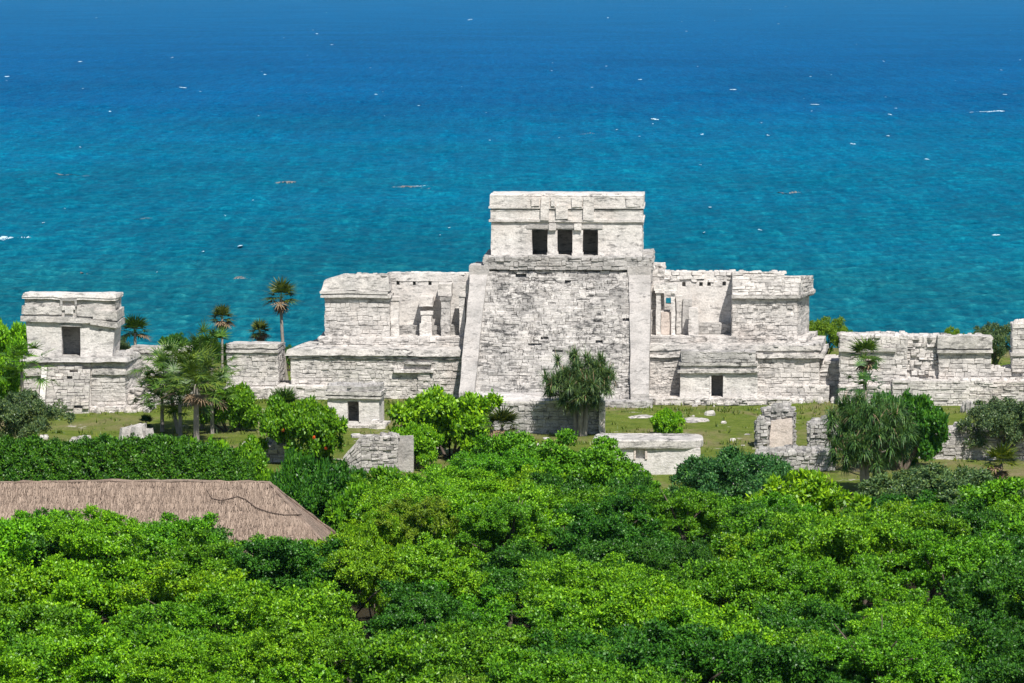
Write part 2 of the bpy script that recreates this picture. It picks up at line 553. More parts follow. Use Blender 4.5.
gx = list(np.linspace(-190, 190, 191))
gy = list(np.linspace(-60, 78 * K, 40)) + list(np.linspace(79 * K, 123 * K, 90))
gv, gf = [], []
extra = [(-3.0, 0.0), (-1.2, 0.1), (0.0, -0.5), (0.8, -3.0), (1.4, -7.0), (3.0, -10.8), (9.0, -13.5), (30.0, -16.0)]
rows = len(gy) + len(extra)
for r in range(rows):
    for x in gx:
        if r < len(gy):
            y = gy[r]; z = 0.10 * noise.noise(Vector((x * 0.16, y * 0.16, 0.5))) + 0.05 * noise.noise(Vector((x * 0.7, y * 0.7, 0.5)))
        else:
            dy, z = extra[r - len(gy)]
            y = cliff_y(x) + dy + (0.7 * noise.noise(Vector((x * 0.5, z, 2.0))) if z < 0 else 0)
            z += 0.5 * noise.noise(Vector((x * 0.35, y, 4))) if z < -0.2 else 0
        gv.append((x, y, z))
nx = len(gx)
for r in range(rows - 1):
    for i in range(nx - 1):
        k = r * nx + i
        gf.append((k, k + 1, k + nx + 1, k + nx))
gm = bpy.data.meshes.new('ground'); gm.from_pydata(gv, [], gf); gm.materials.append(ground_mat()); gm.shade_smooth()
ground = bpy.data.objects.new('ground', gm); col.objects.link(ground); tag(ground, kind='structure')

wrng = np.random.default_rng(4)
NW = 60
w_len = np.exp(wrng.uniform(np.log(1.6), np.log(9.0), NW))
w_dir = -np.pi / 2 + wrng.normal(size=NW) * .7 + .2          # running towards the shore
w_amp = w_len * .0055 * wrng.uniform(.5, 1.2, NW) * np.clip(8 / w_len, .3, 1)
w_ph = wrng.uniform(0, 6.28, NW)


def wave(x, y, cell=None):
    """height of the wind sea at a place on the water."""
    z = np.zeros(np.broadcast(x, y).shape)
    for L_, d_, a_, p_ in zip(w_len, w_dir, w_amp, w_ph):
        k = 2 * np.pi / L_
        sn = np.sin(k * (x * np.cos(d_) + y * np.sin(d_)) + p_ + .6 * np.sin(.031 * x + .017 * y + p_))
        am = a_ if cell is None else a_ * np.clip(L_ / (2.2 * cell), .25, 1) ** 1.5
        z = z + am * (sn + .35 * sn * np.abs(sn))
    return z


rows_y = [-400.0, 100.0, 250.0]
yy = 300.0
while yy < 5200:
    rows_y.append(yy)
    yy *= 1.0031
rows_y += [6500.0, 9000.0, 16000.0]
rows_y = np.array(rows_y)
fr_ = np.concatenate([[-1, -.5], np.linspace(-.19, .19, 480), [.5, 1]])
Yg = np.repeat(rows_y[:, None], len(fr_), 1)
half_w = np.clip(rows_y, 300, 5200)[:, None]
Xg = fr_[None, :] * half_w
Xg[:, 0] = -9000; Xg[:, -1] = 9000; Xg[:, 1] = -3000; Xg[:, -2] = 3000
cellg = np.maximum(Yg * .0031, np.abs(half_w) * .38 / 480)
Zg = wave(Xg, Yg, cellg)
act = (rows_y > 290) & (rows_y < 5200)
Zg[~act] = 0; Zg[:, :2] = 0; Zg[:, -2:] = 0
nr_, nc_ = Zg.shape
sm = bpy.data.meshes.new('sea')
co = np.stack([Xg, Yg, Zg + SEA], -1).astype(np.float32).reshape(-1)
ii = (np.arange(nr_ - 1)[:, None] * nc_ + np.arange(nc_ - 1)[None, :]).reshape(-1)
fq = np.stack([ii, ii + 1, ii + nc_ + 1, ii + nc_], 1).astype(np.int32)
sm.vertices.add(nr_ * nc_); sm.loops.add(len(fq) * 4); sm.polygons.add(len(fq))
sm.vertices.foreach_set('co', co)
sm.loops.foreach_set('vertex_index', fq.reshape(-1))
sm.polygons.foreach_set('loop_start', np.arange(0, len(fq) * 4, 4, dtype=np.int32))
sm.polygons.foreach_set('loop_total', np.full(len(fq), 4, dtype=np.int32))
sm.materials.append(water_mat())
sm.update(calc_edges=True)
sm.shade_smooth()
sea = bpy.data.objects.new('sea', sm); col.objects.link(sea); tag(sea, kind='structure')

# breaking crests, and drifting weed
M['foam'] = plain('foam', (0.42, 0.56, 0.64), 0.3, 1.5)
M['weed'] = plain('drift_weed', (0.21, 0.20, 0.19), 0.3, 0.6)
R = random.Random(5)
fm = MB(7)


def crest(px, py, wpx, hpx):
    p = G(px, py, SEA)
    s_ = p.y / F
    w, h = wpx * s_ * .55, hpx * s_ * .46
    z0 = SEA + max(.12, float(wave(np.array(p.x), np.array(p.y)))) + .05
    n = max(3, int(wpx * 1.3))
    i0 = len(fm.v)
    ph, sk = R.uniform(0, 9), R.uniform(-.7, .7)
    for i in range(n + 1):
        q = i / n
        e = math.sin(math.pi * q) ** 0.6 * R.choice((.08, .3, .7, 1.0)) * R.uniform(.6, 1.1)
        x = p.x + (q - 0.5) * w
        yy = p.y + 0.6 * math.sin(q * 3 + ph)
        zl = z0 + sk * h * (q - .5) * 2 + R.uniform(-.15, .15) * h
        fm.v += [(x, yy - 1.0 * h - 0.1, zl - .04 - .2 * h * e), (x, yy, zl + 0.02 + h * e), (x, yy + 1.2, zl - .1)]
    for i in range(n):
        k = i0 + i * 3
        fm.f += [(k, k + 3, k + 4, k + 1), (k + 1, k + 4, k + 5, k + 2)]


for px, py, w, h in [(80, 62, 8, 1.8), (172, 58, 5, 1.6), (183, 88, 14, 1.2), (376, 95, 6, 1.5), (7, 77, 8, 1.5), (265, 75, 5, 1.5), (655, 120, 15, 2.2),
                     (733, 90, 12, 1.5), (702, 135, 6, 1.6), (853, 145, 11, 1.8), (888, 137, 6, 1.4), (996, 236, 16, 1.8), (640, 80, 7, 1.4), (608, 18, 4, 1.4),
                     (890, 115, 7, 1.3), (768, 136, 5, 1.3), (815, 105, 16, 0.8), (710, 208, 6, 1.3), (240, 247, 8, 0.9), (927, 160, 8, 0.8), (332, 45, 6, 1.2),
                     (470, 20, 9, 1.3), (317, 34, 5, 1.1), (110, 112, 4, 1.3), (760, 231, 7, 1.0), (1005, 95, 7, 1.0)]:
    crest(px, py, w, h)
for _ in range(70):
    py = R.uniform(4, 140) if R.random() < 0.72 else R.uniform(140, 330)
    crest(R.uniform(-40, 1064), py, R.uniform(1.0, 4.2), R.uniform(0.3, 0.9))
tag(fm.build('sea_foam', M['foam']), 'white crests of breaking waves scattered over the blue sea', 'foam', kind='stuff')


wm = MB(9)


def patch(mb, px, py, wpx, hpx, z):
    """a ragged streak lying on the waves."""
    p = G(px, py, SEA)
    s_ = p.y / F
    w, d = wpx * s_, hpx * p.y * s_ / (CAMZ - SEA)
    n, k = 40, 6
    cell = max(p.y * .0031, .2)
    i0 = len(mb.v)
    up = [R.uniform(.1, 1.0) for _ in range(n + 1)]; lo = [R.uniform(.1, 1.0) for _ in range(n + 1)]
    for j in range(k + 1):
        for i in range(n + 1):
            q = i / n
            t = j / k
            off = -lo[i] * (1 - t) + up[i] * t
            x = p.x + (q - .5) * w
            y = p.y + d * .5 * off * math.sin(math.pi * q) ** .6 + d * .5 * math.sin(q * 7 + px) * (1 - q)
            mb.v.append((x, y, SEA + .05 + float(wave(np.array(x), np.array(y), cell))))
    for j in range(k):
        for i in range(n):
            a_ = i0 + j * (n + 1) + i
            if (i * 7 + j * 3 + int(px)) % 5: mb.f.append((a_, a_ + 1, a_ + n + 2, a_ + n + 1))


for px, py, w, h in [(280, 183, 34, 1.6), (405, 187, 30, 1.4), (245, 279, 24, 2.0), (788, 193, 28, 1.8), (140, 220, 26, 1.2), (588, 134, 22, 1.2), (85, 274, 9, 2.0), (430, 188, 20, 0.8), (70, 176, 40, 0.7)]:
    patch(wm, px, py, w, h, SEA + 0.45)
tag(wm.build('drift_weed', M['weed']), 'brown streaks of drifting seaweed on the turquoise water', 'seaweed', kind='stuff')
fs = MB(10)
patch(fs, 15, 238, 52, 2.2, SEA + 0.45); patch(fs, 415, 186, 44, 1.0, SEA + 0.45); patch(fs, 985, 112, 40, 0.8, SEA + 0.45)
tag(fs.build('foam_line', M['foam']), 'long thin lines of white foam lying on the sea', 'foam', kind='stuff')

# ------------------------------------------------------------------ the great pyramid
A = math.radians(2.8)
C = Frame(2.7, 112.0 * K, A)
castle = C.empty('pyramid_temple')
tag(castle, 'huge pale stone pyramid with broad stairway and three-door temple on top', 'ruin')
SH = 0.0
uC, zC = C.u, C.z

# stairway: real steps of rough stones between two balustrades
vT, vB = 3.0, -3.2
zt = zC(267.5, vT); zb = 0.25
sl0, sl1 = uC(473, vB, 395), uC(630, vB, 395)
st0, st1 = uC(487, vT, 268), uC(630, vT, 268)
mb = MB(21)
nst = 42
for i in range(nst):
    t0, t1 = i / nst, (i + 1) / nst
    z0, z1 = zb + (zt - zb) * t0, zb + (zt - zb) * t1
    v0, v1 = vB + (vT - vB) * t0, vB + (vT - vB) * t1
    a, b_ = sl0 + (st0 - sl0) * t0, sl1 + (st1 - sl1) * t0
    x = a
    while x < b_ - 0.02:
        w = mb.R.choice((.16, .25, .35, .5, .7)) * mb.R.uniform(.8, 1.2)
        if x + w > b_ - 0.12: w = b_ - x
        if mb.R.random() > 0.012:
            dv = mb.R.uniform(-0.06, 0.05); dz = mb.R.uniform(-0.06, 0.04)
            g = 0.008
            q = [Vector((x + g, v0 + dv, z0 - 0.02)), Vector((x + w - g, v0 + dv, z0 - 0.02)),
                 Vector((x + w - g, v0 + dv, z1 + dz)), Vector((x + g, v0 + dv, z1 + dz))]
            i0 = len(mb.v)
            mb.stone(q, Vector((0, -1, 0)), mb.R.uniform(0.0, 0.06), back=0.03)
            mb.v += [(x + g, v0 + dv, z1 + dz), (x + w - g, v0 + dv, z1 + dz), (x + w - g, v1 + 0.1, z1 + dz + 0.01), (x + g, v1 + 0.1, z1 + dz + 0.01)]
            k = len(mb.v) - 4
            mb.f.append((k, k + 1, k + 2, k + 3))
        x += w
# solid fill under the steps
mb.hexa([(sl0, vB + 0.1, -0.3), (sl1, vB + 0.1, -0.3), (st1, vT + 0.3, -0.3), (st0, vT + 0.3, -0.3)],
        [(sl0, vB + 0.1, zb), (sl1, vB + 0.1, zb), (st1, vT + 0.3, zt - 0.1), (st0, vT + 0.3, zt - 0.1)], 0.6, 0.0)
mb.build('stairway', M['stair'], castle)


def balustrade(pb0, pb1, pt0, pt1, seed):
    q = MB(seed)
    b0, b1 = uC(pb0, vB - 0.35, 396), uC(pb1, vB - 0.35, 396)
    t0, t1 = uC(pt0, vT - 0.3, 268), uC(pt1, vT - 0.3, 268)
    up = 0.55
    q.hexa([(b0, vB - 0.35, -0.2), (b1, vB - 0.35, -0.2), (t1, vT, 3.0), (t0, vT, 3.0)],
           [(b0, vB - 0.3, zb + 0.45), (b1, vB - 0.3, zb + 0.45), (t1, vT, zt + 0.2), (t0, vT, zt + 0.2)], 0.3, 0.045)
    # squared block at the head of the balustrade
    q.rbox(t0 - 0.08, t1 + 0.06, vT - 0.55, vT + 0.6, zt - 0.75, zt + 0.12, 0.25, 0.05)
    return q.build('balustrade', M['balus'], castle)


balustrade(459, 474, 471, 488, 22)
balustrade(630, 649, 629, 651, 23)

# body of the pyramid behind the stair and its stepped shoulders
mb = MB(24)
c0, c1 = uC(486, 3.2, 265), uC(651, 3.2, 265)
mb.block(c0, c1, 3.1, 10.5, -0.3, zC(262, 3.2), 'flrt')
mb.block(uC(470, 3.6, 270), uC(664, 3.6, 270), 3.6, 10.0, -0.3, zC(270, 3.6), 'flrt')
mb.caps(uC(652, 3.6, 265), uC(664, 3.6, 265), 3.7, 5.5, zC(269, 3.6), 0.35)
mb.caps(uC(471, 3.6, 265), uC(485, 3.6, 265), 3.7, 5.5, zC(269, 3.6), 0.25)
mb.build('pyramid_body', M['stone'], castle)
mb = MB(25)
vP = 2.55
mb.block(uC(484, vP, 260), uC(652, vP, 260), vP, 9.5, zC(270, vP), zC(257.0, vP), 'flrt', prot=(0.0, 0.09))
mb.caps(uC(485, vP, 260), uC(532, vP, 260), vP + 0.1, vP + 0.5, zC(258, vP), 0.18)
mb.caps(uC(600, vP, 260), uC(651, vP, 260), vP + 0.1, vP + 0.5, zC(258, vP), 0.18)
mb.build('upper_platform', M['grey'], castle)

# sanctuary on top: hollow room with three doorways
vS = 3.6; vSb = 8.2
zs0 = zC(257.8, vS); zs1 = zC(222, vS)
e0, e1 = uC(491, vS, 240), uC(642, vS, 240)
dz1 = zC(229.6, vS)
dx = [(uC(a, vS, 243), uC(b, vS, 243)) for a, b in ((532, 547.5), (557.5, 572.5), (583, 598))]
mb = MB(26)
kw = dict(ch=(0.18, 0.32), cw=(0.4, 1.0), prot=(0.0, 0.028), gap=0.007, miss=0.0)


def plaster_wall(m_, u0, u1, v0, v1, z0, z1):
    m_.rbox(u0, u1, v0, v1, z0, z1, 0.3, 0.035)


plaster_wall(mb, e0, dx[0][0], vS, vS + 0.7, zs0, dz1 + 0.001)
plaster_wall(mb, dx[2][1], e1, vS, vS + 0.7, zs0, dz1 + 0.001)
mb.rbox(e0 + 0.004, e1 - 0.004, vS + 0.004, vS + 0.7, dz1, zs1, 0.3, 0.03)
mb.rbox(e0 + 0.01, e0 + 0.8, vS + 0.68, vSb, zs0, zs1 - 0.01, 0.4, 0.03)
mb.rbox(e1 - 0.8, e1 - 0.01, vS + 0.68, vSb, zs0, zs1 - 0.01, 0.4, 0.03)
mb.rbox(e0 + 0.7, e1 - 0.7, vSb - 0.7, vSb - 0.01, zs0, zs1 - 0.02, 0.4, 0.03)
# thin scabs of exposed courses in the plaster
mb.masonry((e0 + 0.02, vS + 0.02, zs0), (dx[0][0] - 0.02, vS + 0.02, zs0), (dx[0][0] - 0.02, vS + 0.02, zs1), (e0 + 0.02, vS + 0.02, zs1), miss=0.45, **{k: v for k, v in kw.items() if k != 'miss'})
mb.masonry((dx[2][1] + 0.02, vS + 0.02, zs0), (e1 - 0.02, vS + 0.02, zs0), (e1 - 0.02, vS + 0.02, zs1), (dx[2][1] + 0.02, vS + 0.02, zs1), miss=0.45, **{k: v for k, v in kw.items() if k != 'miss'})
mb.masonry((e1 + 0.0, vS, zs0), (e1, vSb, zs0), (e1, vSb, zs1), (e1, vS, zs1), miss=0.4, **{k: v for k, v in kw.items() if k != 'miss'})
sanct = mb.build('sanctuary_wall', M['plaster'], castle)
for a, b_ in ((dx[0][1], dx[1][0]), (dx[1][1], dx[2][0])):
    q = MB(27 + int(a * 10) % 9)
    cc, rw = (a + b_) / 2, (b_ - a) / 2
    q.rbox(a + 0.01, b_ - 0.01, vS + 0.03, vS + 0.62, zs0, dz1 - 0.02, 0.15, 0.03)
    q.rbox(a - 0.03, b_ + 0.03, vS - 0.03, vS + 0.6, zs0 - 0.002, zs0 + 0.3, 0.12, 0.03)
    q.build('column', M['plaster'], sanct)
    q = MB(37 + int(a * 10) % 9)
    q.rbox(cc - rw * 0.7, cc + rw * 0.7, vS - 0.16, vS + 0.1, dz1 - 0.02, dz1 + 0.35, 0.1, 0.05)
    q.build('carved_capital', M['plaster'], sanct)
for (a, b_), ex in zip(dx, (0.3, 0.1, 0.3)):
    q = MB(45)
    q.rbox(a - ex, b_ + ex * 0.9, vS - 0.05, vS + 0.3, dz1 + 0.06, dz1 + 0.27, 0.2, 0.02)
    q.build('lintel', M['grey'], sanct)
# frieze: lower moulding, recess, upper band with vertical panels, rounded parapet
zf = [zC(p, vS) for p in (222, 219.5, 210.5, 208.5, 195.5, 193.6)]
mb = MB(28)
mb.rbox(e0 - 0.12, e1 + 0.1, vS - 0.12, vSb + 0.1, zf[0], zf[1], 0.3, 0.03)
mb.rbox(e0 - 0.03, e1 + 0.02, vS - 0.02, vSb, zf[1], zf[2] + 0.02, 0.3, 0.035)
mb.rbox(e0 - 0.05, e1 + 0.03, vS - 0.04, vSb + 0.02, zf[2] - 0.05, zf[2] + 0.03, 0.3, 0.03)
mb.rbox(e0 + 0.03, e1 - 0.05, vS + 0.05, vSb - 0.05, zf[2], zf[3], 0.4, 0.02)
mb.rbox(e0 - 0.13, e1 + 0.12, vS - 0.13, vSb + 0.1, zf[3], zf[3] + 0.12, 0.3, 0.03)
mb.rbox(e0 - 0.08, e1 + 0.08, vS - 0.07, vSb + 0.1, zf[3] + 0.11, zf[4] - .1, 0.3, 0.04)
mb.rbox(e0 - 0.08, e1 + 0.08, vS - 0.07, vS + .5, zf[3] + 0.2, zf[4], 0.3, 0.04)
mb.rbox(e0 - 0.09, e1 + 0.09, vS - 0.09, vSb + 0.1, zf[4] - 0.02, zf[5], 0.3, 0.03, tp=0.08, fall=.16)
frz = mb.build('frieze', M['plaster'], castle)
for a, b_, y0, y1 in ((531, 539, 206, 198), (541, 549, 220, 197), (556, 568, 219, 205), (571.5, 582, 207, 197), (583, 594, 220, 197), (626, 640, 206, 197), (551, 555, 206, 199)):
    q = MB(int(a))
    q.rbox(uC(a, vS), uC(b_, vS), vS - 0.19, vS + 0.1, zC(y0, vS), zC(y1, vS), 0.15, 0.045)
    q.build('frieze_block', M['plaster'], frz)

# ---- lower terraces, left and right of the stair
vE = 0.0


def wall_skin(mb, u0, u1, v, z0, z1, **kw):
    k = dict(ch=(0.12, 0.30), cw=(0.18, 0.7), prot=(0.0, 0.05), miss=0.04)
    k.update(kw)
    mb.masonry((u0, v, z0), (u1, v, z0), (u1, v, z1), (u0, v, z1), **k)


mb = MB(31)
lt0, lt1 = uC(291, vE, 380), uC(463, vE, 380)
zl = zC(352, vE, 380)
mb.hexa([(lt0, vE, -0.4), (lt1, vE, -0.4), (lt1, 6.5, -0.4), (lt0 + 1.3, 6.5, -0.4)],
        [(lt0, vE + 0.05, zl), (lt1, vE + 0.05, zl), (lt1, 6.5, zl), (lt0 + 1.3, 6.5, zl)], 0.5, 0.03)
wall_skin(mb, lt0, lt1, vE, -0.3, zl - 0.1)
mb.masonry((lt0 + 1.3, 6.5, -0.3), (lt0, 0, -0.3), (lt0, 0, zl - 0.1), (lt0 + 1.3, 6.5, zl - 0.1))
mb.caps(lt0 + 0.3, lt1, 0.3, 1.6, zl - 0.02, 0.12, den=0.5)
# low platform running further left
a, b_ = uC(277, -0.9, 395), uC(327, -0.9, 395)
mb.block(a, b_, -0.9, 2.0, -0.4, zC(386, -0.9, 300), 'flrt')
mb.block(uC(230, 0.6, 395), a + 0.4, 0.4, 2.5, -0.4, zC(393, 0.5, 250), 'ft', prot=(0, 0.12))
lterr = mb.build('terrace', M['stone'], castle)
mb = MB(32)
zc_ = [zC(p, vE, 380) for p in (358.5, 355.5, 349.5)]
mb.hexa([(lt0 - 0.1, vE - 0.14, zc_[0]), (lt1 - 0.05, vE - 0.14, zc_[0]), (lt1 - 0.05, 1.6, zc_[0]), (lt0 + 0.3, 1.6, zc_[0])],
        [(lt0 - 0.1, vE - 0.10, zc_[1]), (lt1 - 0.05, vE - 0.10, zc_[1]), (lt1 - 0.05, 1.6, zc_[1]), (lt0 + 0.3, 1.6, zc_[1])], 0.3, 0.05, True)
mb.hexa([(lt0 - 0.3, vE - 0.26, zc_[1]), (lt1 - 0.05, vE - 0.26, zc_[1]), (lt1 - 0.05, 1.8, zc_[1]), (lt0 + 0.2, 5.5, zc_[1])],
        [(lt0 - 0.2, vE - 0.16, zc_[2]), (lt1 - 0.05, vE - 0.16, zc_[2]), (lt1 - 0.05, 1.8, zc_[2]), (lt0 + 0.95, 5.5, zc_[2] + 0.12)], 0.3, 0.06, True)
mb.build('cornice', M['cornice'], lterr)
# wall panel with its own little cornice on the left terrace
mb = MB(33)
a, b_ = uC(394, vE, 380), uC(434, vE, 380)
mb.rbox(a, b_, vE - 0.3, vE + 0.1, zC(372, vE, 414), zC(369.5, vE, 414), 0.25, 0.04)
mb.rbox(uC(405, vE), uC(432, vE), vE - 0.24, vE + 0.1, zC(364, vE, 414), zC(361.5, vE, 414), 0.25, 0.04)
mb.block(uC(418, vE), uC(430, vE), vE - 0.14, vE + 0.1, 0.2, zC(372, vE, 414), 'flr')
mb.build('wall_panel', M['stone'], lterr)

mb = MB(34)
rt0, rt1 = uC(648, vE, 380), uC(819, vE, 380)
zr = zC(347, vE, 735)
mb.hexa([(rt0, vE, -0.4), (rt1, vE, -0.4), (rt1 + 0.5, 6.0, -0.4), (rt0, 6.0, -0.4)],
        [(rt0, vE + 0.05, zr), (rt1, vE + 0.05, zr), (rt1 + 0.5, 6.0, zr), (rt0, 6.0, zr)], 0.5, 0.03)
wall_skin(mb, rt0, rt1, vE, -0.3, zr - 0.05)
mb.masonry((rt1, 0, -0.3), (rt1 + 0.5, 6.0, -0.3), (rt1 + 0.5, 6.0, zr - 0.1), (rt1, 0, zr - 0.1))
mb.caps(rt0, rt1 - 0.3, 0.2, 2.0, zr - 0.02, 0.13, den=0.6)
# footing along the right wall, and the low plinth before it
mb.block(uC(757, -0.5, 390), uC(829, -0.5, 390), -0.45, 0.5, -0.4, zC(385.5, -0.45, 790), 'flrt')
mb.block(uC(819, 0.5, 380), uC(846, 0.5, 380), 0.5, 4.0, -0.4, zC(361, 0.5, 835), 'flrt', prot=(0, 0.1))
mb.block(uC(648, -2.2, 402), uC(790, -2.2, 402), -2.2, 0.2, -0.4, zC(398.5, -2.2, 700), 'flrt', ch=(0.12, 0.22), prot=(0, 0.12))
mb.caps(uC(648, -2.2, 402), uC(760, -2.2, 402), -2.5, -1.9, 0.05, 0.3, den=0.7)
mb.caps(uC(790, -1.0, 402), uC(850, -1.0, 402), -1.4, -0.5, 0.0, 0.4, den=0.8)
rterr = mb.build('terrace', M['stone'], castle)
mb = MB(35)
for (pa, pb_, yl, yh, pr) in ((648, 680, 357.5, 354.5, 0.2), (757, 821, 357.5, 353.5, 0.24), (648, 840, 350.5, 345.5, 0.1)):
    a, b_ = uC(pa, vE), uC(pb_, vE)
    if pb_ > 800:
        b_ = rt1 + pr
    z0, z1 = zC(yl, vE, 735), zC(yh, vE, 735)
    mb.hexa([(a, vE - pr, z0), (b_, vE - pr, z0), (b_ + 0.45, 5.9, z0), (a, 1.5, z0)],
            [(a, vE - pr + 0.04, z1), (b_, vE - pr + 0.04, z1), (b_ + 0.45, 5.9, z1 + 0.02), (a, 1.5, z1)], 0.3, 0.06, True)
mb.caps(rt1 - 3, rt1 + 0.2, 0.0, 1.2, zC(345.5, vE, 735), 0.15, den=0.4)
mb.build('cornice', M['cornice'], rterr)

# ---- galleries on the terraces
vG = 2.4


def gallery_left():
    q = MB(51)
    a, b_ = uC(325, vG, 320), uC(389.5, vG, 320)
    z0, z1 = zC(347, vG, 360), zC(296, vG, 360)
    q.rbox(a + 0.04, b_ - 0.04, vG + 0.04, 6.2, z0 - 0.5, z1, 0.5, 0.02)
    wall_skin(q, a, b_, vG, z0, z1, prot=(0, 0.035), gap=0.009, miss=0.02)
    q.masonry((b_, vG, z0), (b_, 5.6, z0), (b_, 5.6, z1), (b_, vG, z1))
    q.masonry((a, 6.2, z0), (a, vG, z0), (a, vG, z1), (a, 6.2, z1))
    w = q.build('gallery_wall', M['stone'], castle)
    q = MB(52)                                  # footing band
    q.block(uC(318.5, vG - 0.5, 340), uC(463, vG - 0.5, 340), vG - 0.5, 6.3, zC(351, vG - 0.5, 390), zC(337.5, vG - 0.5, 390), 'flrt', ch=(0.12, 0.22), prot=(0, 0.05))
    q.build('footing', M['stone'], w)
    q = MB(53)                                  # two mouldings
    a2, b2 = uC(321, vG - 0.2, 295), uC(391, vG - 0.2, 295)
    q.rbox(a2 - 0.02, b2, vG - 0.25, 6.3, zC(297.5, vG, 360), zC(294.8, vG, 360), 0.3, 0.045)
    q.rbox(a2 + 0.1, b2 - 0.1, vG - 0.12, 6.3, zC(294.8, vG, 360), zC(293.6, vG, 360), 0.3, 0.03)
    q.rbox(a2 - 0.06, uC(388, vG), vG - 0.26, 6.4, zC(293.6, vG, 360), zC(291, vG, 360), 0.3, 0.045)
    q.build('cornice', M['cornice'], w)
    q = MB(54)                                  # leaning frieze, broken at the left
    zA, zB = zC(291, vG, 360), zC(273.8, vG, 360)
    xm = uC(341, vG)
    q.hexa([(a2, vG - 0.16, zA), (xm, vG - 0.16, zA), (xm, 6.3, zA), (a2, 6.3, zA)],
           [(a2 + 0.15, vG + 0.05, zB - 0.38), (xm, vG + 0.05, zB - 0.06), (xm, 6.2, zB - .3), (a2 + 0.2, 6.2, zB - 0.55)], 0.25, 0.07)
    q.hexa([(xm - 0.03, vG - 0.16, zA), (b2 - 0.1, vG - 0.16, zA), (b2 - 0.1, 6.3, zA), (xm - 0.03, 6.3, zA)],
           [(xm - 0.03, vG + 0.05, zB - 0.05), (b2 - 0.2, vG + 0.05, zB), (b2 - 0.2, 6.2, zB - .3), (xm - 0.03, 6.2, zB - .3)], 0.25, 0.07)
    q.caps(a2 + 0.9, b2 - 0.3, vG + 0.1, vG + .7, zB - 0.08, 0.13, den=0.7)
    q.build('frieze', M['cornice'], w)
    # roofless part: back wall, beam sockets, bench, columns
    vW = 4.5
    q = MB(55)
    u0, u1 = uC(388, vW, 300), uC(473, vW, 300)
    za, zm, zn, zt_ = zC(347, vW, 430), zC(285, vW, 430), zC(281, vW, 430), zC(273, vW, 430)
    q.rbox(u0, u1, vW, vW + 0.9, za - 0.4, zm, 0.3, 0.05)
    q.rbox(u0, u1, vW + 0.5, vW + 0.9, zm - 0.01, zn + 0.01, 0.3, 0.0)
    sock = [uC(x, vW, 283) for x in (398, 414.5, 430, 450.5)]
    edges = [u0] + [e for sx in sock for e in (sx - 0.09, sx + 0.09)] + [u1]
    for i in range(0, len(edges), 2):
        q.rbox(edges[i], edges[i + 1], vW + 0.005, vW + 0.6, zm - 0.02, zn + 0.02, 0.3, 0.03)
    q.rbox(u0, u1, vW - 0.02, vW + 0.9, zn, zt_, 0.25, 0.07)
    q.caps(u0, u1, vW + 0.1, vW + 0.9, zt_ - 0.05, 0.09, den=0.8)
    q.build('back_wall', M['plaster'], castle)
    q = MB(56)
    q.block(uC(398, vW - 0.6), uC(462, vW - 0.6), vW - 0.65, vW + 0.05, zC(340, vW - .6, 430), zC(325.5, vW - 0.6, 430), 'flrt')
    q.build('bench', M['grey'], castle)
    zfl = zC(337.5, vG - 0.5, 390) - 0.02
    for (pa, pb_, yt, vv, m) in ((390.5, 398.5, 297, 2.9, 'plaster'), (421, 431.5, 311.5, 3.0, 'plaster'), (441, 450, 297, 3.0, 'grey'), (459.5, 465, 293, 3.0, 'plaster')):
        q = MB(int(pa))
        u0, u1 = uC(pa, vv, 320), uC(pb_, vv, 320)
        zt2 = zC(yt, vv, pa)
        q.rbox(u0, u1, vv, vv + 0.62, zfl, zt2 - 0.18, 0.14, 0.045)
        q.rbox(u0 - 0.06, u1 + 0.06, vv - 0.06, vv + 0.68, zt2 - 0.2, zt2, 0.14, 0.05)
        if pa == 421: q.rbox(u0 - 0.07, u1 + 0.05, vv - 0.1, vv + 0.6, zfl - 0.002, zfl + 0.75, 0.14, 0.06)
        if pa == 459.5: q.rbox(u0, u1 + 0.2, vv + 0.1, vv + 0.5, zt2, zt2 + 0.5, 0.14, 0.06)
        q.build('column', M[m], castle)
    # lintel stub over the first column, hanging from the back wall line
    q = MB(57)
    q.rbox(uC(419.5, 3.4), uC(433, 3.4), 3.3, vW + 0.02, zC(306, 3.4, 426), zC(297, 3.4, 426), 0.14, 0.05)
    q.rbox(uC(438.5, 3.6), uC(452, 3.6), 3.5, vW + 0.02, zC(296, 3.4, 446), zC(284, 3.4, 446), 0.14, 0.05)
    q.build('roof_remnant', M['plaster'], castle)


